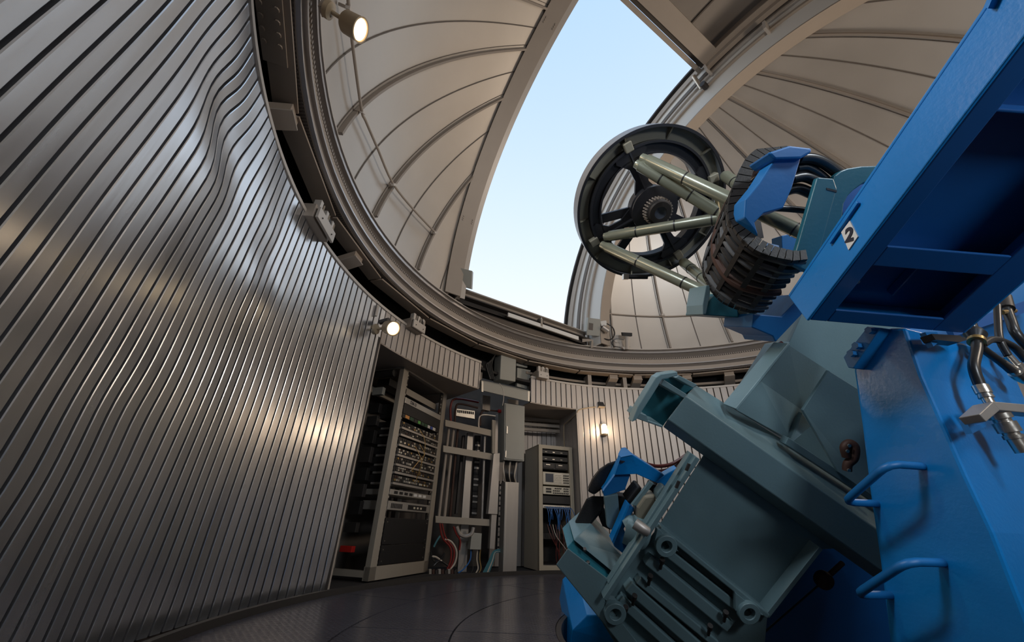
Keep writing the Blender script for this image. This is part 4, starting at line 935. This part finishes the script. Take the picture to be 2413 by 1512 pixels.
# ---- hydraulic hoses and fittings on the right flank of the column
pH = pRt.off(.10)
def hpath(pts): return smooth_path([pH.at(*p) for p in pts], 6)
h1 = thing('hydraulic_hose', 'black hydraulic hose with steel end fitting beside the blue column', 'hose', loc=pH.at(2301, 820), group='hydraulic hoses on the mount')
MB().tube(hpath([(2284, 752), (2298, 790), (2302, 822), (2295, 865), (2310, 910)]), .019, 14).build('hose', RUBBER, h1, True)
MB().ring(pH.at(2298, 788), pH.at(2302, 822)-pH.at(2298, 788), [(.001, -.035), (.026, -.03), (.038, 0), (.026, .03), (.001, .035)], 20).build('grommet', RUBBER, h1, True)
MB().tube([pH.at(2301, 800), pH.at(2301, 806)], .030, 16).build('clip_ring', BRASS, h1, True)
f0, f1_ = pH.at(2309, 908), pH.at(2332, 950)
MB().tube([f0, f0.lerp(f1_, .45), f0.lerp(f1_, .46), f0.lerp(f1_, .7), f0.lerp(f1_, .71), f1_], [.025, .025, .021, .024, .017, .017], 16).build('end_fitting', CHROME, h1, True)
blk = thing('manifold_block', 'grey steel manifold block with stepped pipe fitting on the blue column', 'fitting', loc=pH.at(2340, 970))
slab([(2308, 975), (2340, 945), (2357, 966), (2325, 993)], pH.off(.05), .06).build('block_face', GALV, blk, bevel=.003)
slab([(2340, 945), (2450, 955), (2450, 975), (2357, 966)], pH.off(.04), .05).build('block_arm', GALV, blk, bevel=.003)
g0, g1 = pH.at(2350, 972), pH.at(2412, 1066)
MB().tube([g0, g0.lerp(g1, .16), g0.lerp(g1, .17), g0.lerp(g1, .24), g0.lerp(g1, .25), g0.lerp(g1, .5), g0.lerp(g1, .51), g0.lerp(g1, .56), g0.lerp(g1, .57), g0.lerp(g1, .66), g0.lerp(g1, .67), g1], [.035, .035, .026, .026, .034, .034, .024, .024, .029, .029, .023, .023], 14).build('stepped_fitting', CHROME, blk, True)
slab([(2275, 989), (2290, 984), (2296, 1003), (2322, 995), (2325, 1003), (2292, 1021)], pH.off(-.02), .02).build('saddle_bracket', BLUED, blk)
h2 = thing('hydraulic_hose', 'black hydraulic hose hanging from the upper connector to a crimped fitting', 'hose', loc=pH.at(2356, 780), group='hydraulic hoses on the mount')
MB().tube(hpath([(2350, 720), (2352, 760), (2356, 800), (2376, 838)]), .014, 12).build('hose', RUBBER, h2, True)
f0, f1_ = pH.at(2374, 838), pH.at(2404, 872)
MB().tube([f0, f0.lerp(f1_, .6), f0.lerp(f1_, .61), f1_], [.016, .018, .024, .024], 14).build('end_fitting', CHROME, h2, True)
h3 = thing('hydraulic_hose', 'thick black hydraulic hose with brass collar at the right edge', 'hose', loc=pH.at(2385, 740), group='hydraulic hoses on the mount')
MB().tube(hpath([(2372, 728), (2382, 755), (2394, 785), (2425, 820)]), .020, 12).build('hose', RUBBER, h3, True)
MB().tube([pH.at(2360, 736), pH.at(2390, 732)], .012, 10).build('collar', BRASS, h3, True)
MB().tube([pH.at(2366, 700), pH.at(2372, 728)], [.028, .030], 14).build('connector', DARKM, h3, True)
h4 = thing('hydraulic_hose', 'black hydraulic hose curving right from the rubber grommet', 'hose', loc=pH.at(2340, 830), group='hydraulic hoses on the mount')
MB().tube(hpath([(2312, 818), (2330, 832), (2358, 852), (2384, 874)]), .016, 12).build('hose', RUBBER, h4, True)
f0, f1_ = pH.at(2360, 853), pH.at(2418, 896)
MB().tube([f0, f0.lerp(f1_, .3), f0.lerp(f1_, .55), f0.lerp(f1_, .56), f0.lerp(f1_, .8), f1_], [.017, .018, .018, .026, .026, .020], 14).build('end_fitting', CHROME, h4, True)
h5 = thing('hydraulic_hose', 'looped black hydraulic hose crossing behind the other hoses', 'hose', loc=pH.at(2360, 810), group='hydraulic hoses on the mount')
MB().tube(hpath([(2314, 812), (2336, 800), (2362, 804), (2392, 820), (2420, 850)]), .016, 12).build('hose', RUBBER, h5, True)
# teal plates between wrap and beam
tp = thing('teal_plate', 'tall teal steel plate in front of the cable chain', 'plate', loc=at(1920, 640, 1.82))
slab([(1927, 417), (1965, 420), (1973, 444), (1923, 627), (1911, 644), (1868, 623)], dplane(1.80), .03).build('plate', TEAL, tp, bevel=.006)
slab([(1948, 442), (1972, 448), (1972, 453), (1948, 447)], dplane(1.798), .012).build('peg', BLK2, tp)
tp2 = thing('rounded_plate', 'teal steel plate with a rounded top beside the blue beam', 'plate', loc=at(1990, 560, 1.86))
arcp = [(1968, 413), (1982, 402), (1998, 396), (2030, 391), (2090, 389), (2090, 415), (2062, 424), (2034, 432), (2013, 447), (1998, 462), (1989, 480), (1985, 515), (1990, 590), (1940, 640), (1915, 650)]
slab(arcp, dplane(1.84), .04).build('plate', TEAL, tp2, bevel=.006)
slab([(1985, 480), (2010, 440), (2090, 400), (2120, 520), (1990, 600)], dplane(2.0), .04).build('inner_web', NAVY, tp2)

# handwritten mark on the rack label panel
tcv = bpy.data.curves.new('marker', 'FONT'); tcv.body = 'DIA 0'; tcv.size = .06; tcv.extrude = .0006; tcv.shear = -.1; tcv.offset = .001
to = bpy.data.objects.new('marker_curve', tcv); COL.objects.link(to)
mw = Matrix.Rotation(math.pi/2, 4, 'X'); mw.translation = V(MARK[1]); to_mesh(to, 'marker_text', INK, MARK[0], mw)
# ================================================================ GREY-TEAL DRIVE HOUSING
dh = thing('drive_housing', 'massive grey-teal telescope drive housing with box beam and ribbed gearcase', 'housing', loc=at(1700, 1480, 2.3))
def dp(pts): return [at(*p) for p in pts]
# box beam
MB().loft(dp([(1616, 932, 2.06), (1573, 988, 2.06), (1562, 1006, 2.16), (1641, 907, 2.28)]), dp([(2120, 1284, 2.06), (2120, 1376, 2.06), (2120, 1404, 2.16), (2120, 1208, 2.28)])).build('box_beam', GTEAL, dh, bevel=.006)
slab([(1489, 994), (1499, 990), (1560, 894), (1598, 885), (1596, 875), (1558, 881), (1546, 889), (1503, 958)], dplane(2.04), .07).build('end_flange', GTEAL, dh, bevel=.004)
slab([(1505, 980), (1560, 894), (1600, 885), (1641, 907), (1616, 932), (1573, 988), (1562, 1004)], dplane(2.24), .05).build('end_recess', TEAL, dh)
slab([(1557, 906), (1564, 894), (1619, 929), (1612, 938)], dplane(2.06), .18).build('end_rib', GTEAL, dh, bevel=.003)
slab([(1500, 986), (1508, 972), (1524, 978), (1528, 990), (1562, 1002), (1562, 1008)], dplane(2.05), .18).build('end_lip', GTEAL, dh, bevel=.003)
slab([(1592, 890), (1600, 884), (1643, 906), (1634, 914)], dplane(2.12), .14).build('end_rib', GTEAL, dh, bevel=.003)
# inclined plates above the beam
slab([(1860, 806), (1830, 812), (1733, 966), (1863, 1042), (1974, 1120), (2100, 1200), (2090, 860), (2130, 760), (1905, 750), (1896, 728)], dplane(2.50), .12).build('web_plate', GTEAL, dh, bevel=.004)
MB().prism(dp([(1860, 814, 2.22), (1956, 876, 2.40), (1893, 968, 2.34), (1793, 898, 2.18)]), FW*.03).build('upper_plate', GTEAL, dh)
MB().prism(dp([(1793, 898, 2.18), (1893, 968, 2.34), (1864, 1037, 2.26), (1735, 965, 2.12)]), FW*.03).build('lower_plate', GTEAL, dh)
MB().prism(dp([(1857, 808, 2.19), (1862, 812, 2.19), (1738, 966, 2.09), (1732, 962, 2.09)]), FW*.12).build('edge_flange', GTEAL, dh, bevel=.003)
MB().prism(dp([(1953, 872, 2.2), (1958, 876, 2.2), (2060, 940, 2.16), (2090, 1180, 2.10), (2052, 1166, 2.12), (1976, 1112, 2.14), (1892, 966, 2.2)]), FW*.02).build('gusset_plate', GTEAL, dh, bevel=.003)
MB().prism(dp([(1890, 972, 2.28), (1910, 1004, 2.24), (1868, 1041, 2.20), (1862, 1034, 2.22)]), FW*.03).build('stay', GTEAL, dh, bevel=.002)
slab([(1858, 1030), (1990, 1118), (2100, 1190), (2100, 1210), (1850, 1046)], dplane(2.16), .05).build('beam_cap', GTEAL, dh, bevel=.003)
# gearcase
MB().prism([at(x, y, 2.17) for x, y in [(1672, 1048), (2000, 1290), (1936, 1294), (1809, 1451), (1552, 1238)]], ray(1640, 1160)*0.4).build('gearcase', GTEAL, dh, bevel=.006)
MB().prism([at(x, y, 2.15) for x, y in [(1552, 1238), (1809, 1447), (1795, 1600), (1500, 1600), (1415, 1460), (1428, 1405), (1475, 1341)]], ray(1600, 1400)*0.4).build('lower_case', GTEAL, dh, bevel=.006)
slab([(1931, 1288), (1939, 1295), (1813, 1456), (1803, 1450)], dplane(2.10), .10).build('end_strip', GTEAL, dh, bevel=.002)
slab([(1627, 1066), (1640, 1075), (1440, 1382), (1432, 1374)], dplane(2.06), .04).build('mounting_flange', GTEAL, dh, bevel=.003)
slab([(1640, 1075), (1650, 1082), (1430, 1416), (1421, 1410)], dplane(2.03), .05).build('mounting_flange', GTEAL, dh, bevel=.003)
for (x, y) in ((1620, 1100), (1596, 1141)):
    slab([(x-5, y+8), (x+2, y-8), (x+8, y-6), (x+1, y+10)], dplane(2.015), .01).build('slot', DARK, dh)
dd = (.5736, .8192)
def rib_px(x0, y0, x1, y1, w_, d_, dep):
    n_ = (-(y1-y0), x1-x0); l_ = math.hypot(*n_); n_ = (n_[0]/l_*w_/2, n_[1]/l_*w_/2)
    slab([(x0-n_[0], y0-n_[1]), (x1-n_[0], y1-n_[1]), (x1+n_[0], y1+n_[1]), (x0+n_[0], y0+n_[1])], dplane(d_), dep).build('case_rib', GTEAL, dh, bevel=.006)
rib_px(1556, 1246, 1812, 1454, 12, 2.08, .10); rib_px(1570, 1300, 1776, 1462, 20, 2.10, .08)
rib_px(1528, 1320, 1722, 1480, 26, 2.10, .08); rib_px(1505, 1368, 1690, 1520, 18, 2.10, .08); rib_px(1482, 1382, 1650, 1530, 26, 2.10, .08); rib_px(1462, 1415, 1600, 1540, 22, 2.10, .08)
def lug(x, y, tri):
    c_ = at(x, y, 2.08)
    l_ = MB().ring(c_, -FW, [(.030, 0), (.058, 0), (.058, .03), (.030, .03)], 28).build('lifting_lug', GTEAL, dh, True, bevel=.003)
    slab(tri, dplane(2.07), .03).build('lug_web', GTEAL, l_, bevel=.003)
lug(1566, 1280, [(1549, 1246), (1541, 1282), (1553, 1278), (1568, 1268), (1580, 1290), (1600, 1300), (1556, 1248)])
lug(1759, 1437, [(1733, 1396), (1734, 1440), (1746, 1438), (1762, 1424), (1776, 1448), (1800, 1450)])
lug(1447, 1438, [(1432, 1410), (1424, 1436), (1436, 1440), (1450, 1424), (1462, 1444), (1474, 1446), (1450, 1412)])
for (x, y) in ((1558, 1328), (1530, 1366), (1493, 1413), (1472, 1440), (1708, 1452), (1671, 1484)):
    b_ = MB().tube([at(x-2, y+11, 2.09), at(x+1, y-3, 2.075)], .0085, 10).build('case_bolt', DARKM, dh, True)
    MB().tube([at(x+1, y-3, 2.075), at(x+3, y-11, 2.065)], .014, 10).build('bolt_head', DARKM, b_, True)
# left step block
MB().prism([at(x, y, 2.08) for x, y in [(1310, 1330), (1338, 1291), (1442, 1370), (1424, 1412), (1540, 1560), (1520, 1590)]], ray(1400, 1330)*0.3).build('step_block', GTEAL, dh, bevel=.005)
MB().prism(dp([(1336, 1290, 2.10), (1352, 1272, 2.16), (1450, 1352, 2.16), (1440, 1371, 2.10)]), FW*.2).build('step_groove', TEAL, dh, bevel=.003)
MB().prism(dp([(1352, 1272, 2.12), (1392, 1233, 2.30), (1466, 1310, 2.30), (1450, 1352, 2.12)]), FW*.2).build('step_top', GTEAL, dh, bevel=.004)
for (x, y) in ((1378, 1297), (1386, 1328)):
    MB().tube([at(x, y, 2.10), at(x, y-5, 2.09)], .009, 8).build('step_screw', DARKM, dh)
# ---- brackets, pads and motor at the left of the gearcase
ab = thing('blue_bracket', 'bent blue steel bracket with teal foot at the gearcase flange', 'bracket', loc=at(1500, 1130, 2.2))
slab([(1463, 1076), (1490, 1070), (1566, 1119), (1545, 1137), (1500, 1117), (1449, 1119)], dplane(2.20), .05).build('upper_arm', BLUE, ab, bevel=.004)
MB().prism(dp([(1462, 1077, 2.19), (1470, 1061, 2.30), (1480, 1060, 2.30), (1491, 1071, 2.19)]), FW*.05).build('arm_cap', BLUED, ab)
slab([(1449, 1119), (1486, 1117), (1473, 1154), (1424, 1170), (1421, 1156)], dplane(2.23), .05).build('lower_arm', BLUED, ab, bevel=.004)
MB().prism(dp([(1463, 1076, 2.18), (1449, 1119, 2.18), (1421, 1157, 2.18), (1424, 1146, 2.26), (1455, 1084, 2.26)]), FW*.02).build('arm_edge', BLUE, ab)
slab([(1566, 1119), (1596, 1102), (1585, 1120), (1571, 1146), (1545, 1137)], dplane(2.24), .05).build('arm_heel', BLUE, ab, bevel=.004)
slab([(1424, 1170), (1456, 1164), (1463, 1235), (1448, 1253), (1431, 1241)], dplane(2.22), .03).build('foot_plate', GTEAL, ab, bevel=.004)
slab([(1460, 1085), (1473, 1087), (1466, 1092)], dplane(2.19), .01).build('warning_mark', INK, ab)
pd = thing('black_pad', 'black rubber pad clamped above the lower pad by the blue bracket', 'pad', loc=at(1410, 1130, 2.3))
MB().loft(dp([(1384, 1157, 2.28), (1396, 1128, 2.28), (1412, 1106, 2.28), (1432, 1091, 2.28), (1456, 1083, 2.28), (1440, 1112, 2.28), (1424, 1148, 2.28), (1400, 1166, 2.28)]), dp([(1384, 1150, 2.5), (1396, 1124, 2.5), (1412, 1104, 2.5), (1432, 1091, 2.5), (1456, 1083, 2.5), (1440, 1110, 2.5), (1424, 1142, 2.5), (1400, 1158, 2.5)])).build('pad', BLACK, pd, bevel=.012)
pd2 = thing('black_pad', 'long black rubber pad lying against the step block', 'pad', loc=at(1390, 1200, 2.3))
MB().loft(dp([(1350, 1264, 2.30), (1356, 1226, 2.30), (1382, 1174, 2.30), (1396, 1168, 2.30), (1426, 1169, 2.30), (1422, 1200, 2.30), (1394, 1234, 2.30)]), dp([(1350, 1258, 2.52), (1356, 1224, 2.52), (1382, 1176, 2.52), (1396, 1170, 2.52), (1426, 1170, 2.52), (1422, 1198, 2.52), (1394, 1230, 2.52)])).build('pad', BLACK, pd2, bevel=.012)
slab([(1424, 1196), (1440, 1250), (1420, 1240), (1412, 1218)], dplane(2.34), .06).build('pad_tail', BLACK, pd2, bevel=.006)
slab([(1456, 1168), (1482, 1170), (1480, 1200), (1462, 1235)], dplane(2.36), .06).build('pad_tail', BLACK, pd2, bevel=.006)
fn = thing('blue_fin', 'dark blue folded plate beside the drive motor', 'plate', loc=at(1470, 1280, 2.16))
slab([(1482, 1188), (1496, 1199), (1470, 1246), (1490, 1290), (1469, 1305), (1448, 1288), (1443, 1276)], dplane(2.16), .04).build('plate', BLUED, fn, bevel=.004)
MB().prism(dp([(1480, 1188, 2.15), (1484, 1190, 2.15), (1446, 1282, 2.15), (1442, 1276, 2.15)]), FW*.06).build('fold', BLUE, fn)
mt2 = thing('drive_motor', 'grey drive motor with round pin against the gearcase flange', 'motor', loc=at(1500, 1240, 2.15))
MB().tube([at(1474, 1243, 2.18), at(1476, 1242, 2.18), at(1516, 1262, 2.14), at(1518, 1263, 2.14)], [.07, .085, .085, .07], 24).build('motor_body', GTEAL, mt2, True)
MB().tube([at(1496, 1232, 2.05), at(1512, 1244, 2.03), at(1526, 1252, 2.03)], [.030, .030, .026], 18).build('pin', GALV, mt2, True)
slab([(1502, 1196), (1520, 1170), (1545, 1166), (1548, 1190), (1535, 1228), (1502, 1225)], dplane(2.12), .08).build('gear_cover', OLIVED, mt2, bevel=.01)
slab([(1548, 1162), (1563, 1145), (1573, 1150), (1575, 1168), (1560, 1185), (1548, 1180)], dplane(2.10), .06).build('hinge_plate', GTEAL, mt2, bevel=.008)
MB().ring(at(1561, 1160, 2.10), -FW, [(.001, 0), (.010, 0), (.010, .008), (.001, .008)], 8).build('hinge_bolt', CHROME, mt2)
slab([(1477, 1182), (1505, 1146), (1514, 1150), (1500, 1180), (1488, 1190)], dplane(2.2), .1).build('motor_hood', BLACK, mt2, bevel=.008)
slab([(1488, 1190), (1532, 1134), (1541, 1139), (1500, 1192)], dplane(2.14), .02).build('guard_strip', GTEAL, mt2, bevel=.003)
slab([(1536, 1140), (1556, 1146), (1540, 1175), (1520, 1172)], dplane(2.22), .06).build('brake_shoe', BLK2, mt2)
slab([(1500, 1222), (1540, 1232), (1530, 1250), (1496, 1232)], dplane(2.1), .05).build('motor_bracket', GTEAL, mt2, bevel=.004)
rc = thing('red_cable', 'dark red cables sagging from the beam to the blue bracket', 'cable', loc=at(1570, 1095, 2.45))
for pts in ([(1522, 1092), (1550, 1098), (1585, 1092), (1622, 1068)], [(1526, 1104), (1555, 1110), (1590, 1100), (1624, 1072)], [(1555, 1118), (1590, 1112), (1620, 1085)]):
    MB().tube(smooth_path([at(x, y, 2.42) for x, y in pts], 6), .011, 8).build('cable', DRED, rc, True)
rc2 = thing('red_cable', 'dark red hose and white cables along the sloping housing edge', 'cable', loc=at(1780, 890, 2.3))
for k, m in enumerate((DRED, DRED, WHITEC, WHITEC)):
    MB().tube([at(1838-6*k*.6+4, 806+k*2, 2.45), at(1790+k*3-6, 874+k*2, 2.42), at(1726+k*4, 968, 2.35)], (.012, .012, .006, .006)[k], 8).build('cable', m, rc2, True)
for (x, y) in ((1812, 850), (1784, 886)): MB().box(at(x, y, 2.36), RT*.022, UP*.012, FW*.03).build('cable_clip', WHITE, rc2)
# blue foot below and dark pier
ft = thing('pit_pedestal', 'blue steel pedestal of the mount down in the floor pit', 'pedestal', loc=at(1420, 1500, 2.6))
MB().prism(dp([(1383, 1449, 2.55), (1470, 1449, 2.55), (1560, 1540, 2.5), (1340, 1540, 2.5), (1349, 1484, 2.52)]), FW*.5).build('foot_body', BLUE, ft, bevel=.006)
pr = thing('mount_pier', 'dark blue pier below the drive housing', 'pier', loc=at(1950, 1500, 2.5))
slab([(1780, 1480), (1900, 1240), (2120, 1380), (2130, 1600), (1740, 1600)], dplane(2.6), .7).build('pier_body', NAVY, pr, bevel=.01)
vk = thing('valve_knob', 'dark round valve knob on a thin rod beside the gearcase end', 'valve', loc=at(1941, 1366, 2.2))
MB().ring(at(1941, 1366, 2.18), -FW, [(.001, -.02), (.045, -.02), (.05, 0), (.045, .02), (.001, .02)], 20).build('knob', RUST, vk, True)
MB().tube([at(1950, 1358, 2.2), at(1985, 1326, 2.25)], .014, 8).build('rod', RUST, vk, True)
MB().tube([at(1936, 1372, 2.2), at(1800, 1490, 2.2)], .005, 6).build('cable', BLK2, vk, True)
sk = thing('pipe_shackle', 'rusty brown shackle on the gusset plate beside the column', 'shackle', loc=at(2005, 1080, 2.08))
MB().tube(smooth_path([at(1995, 1075, 2.06), at(1990, 1055, 2.06), at(2000, 1044, 2.06), at(2014, 1052, 2.05), at(2012, 1078, 2.05), at(1998, 1092, 2.06), at(1996, 1108, 2.06)], 5), .022, 10).build('shackle_body', RUST, sk, True)
for (x, y) in ((2000, 1049), (1996, 1062), (1999, 1107)): MB().ring(at(x, y, 2.035), -FW, [(.001, 0), (.009, 0), (.009, .006), (.001, .006)], 8).build('bolt', CHROME, sk)
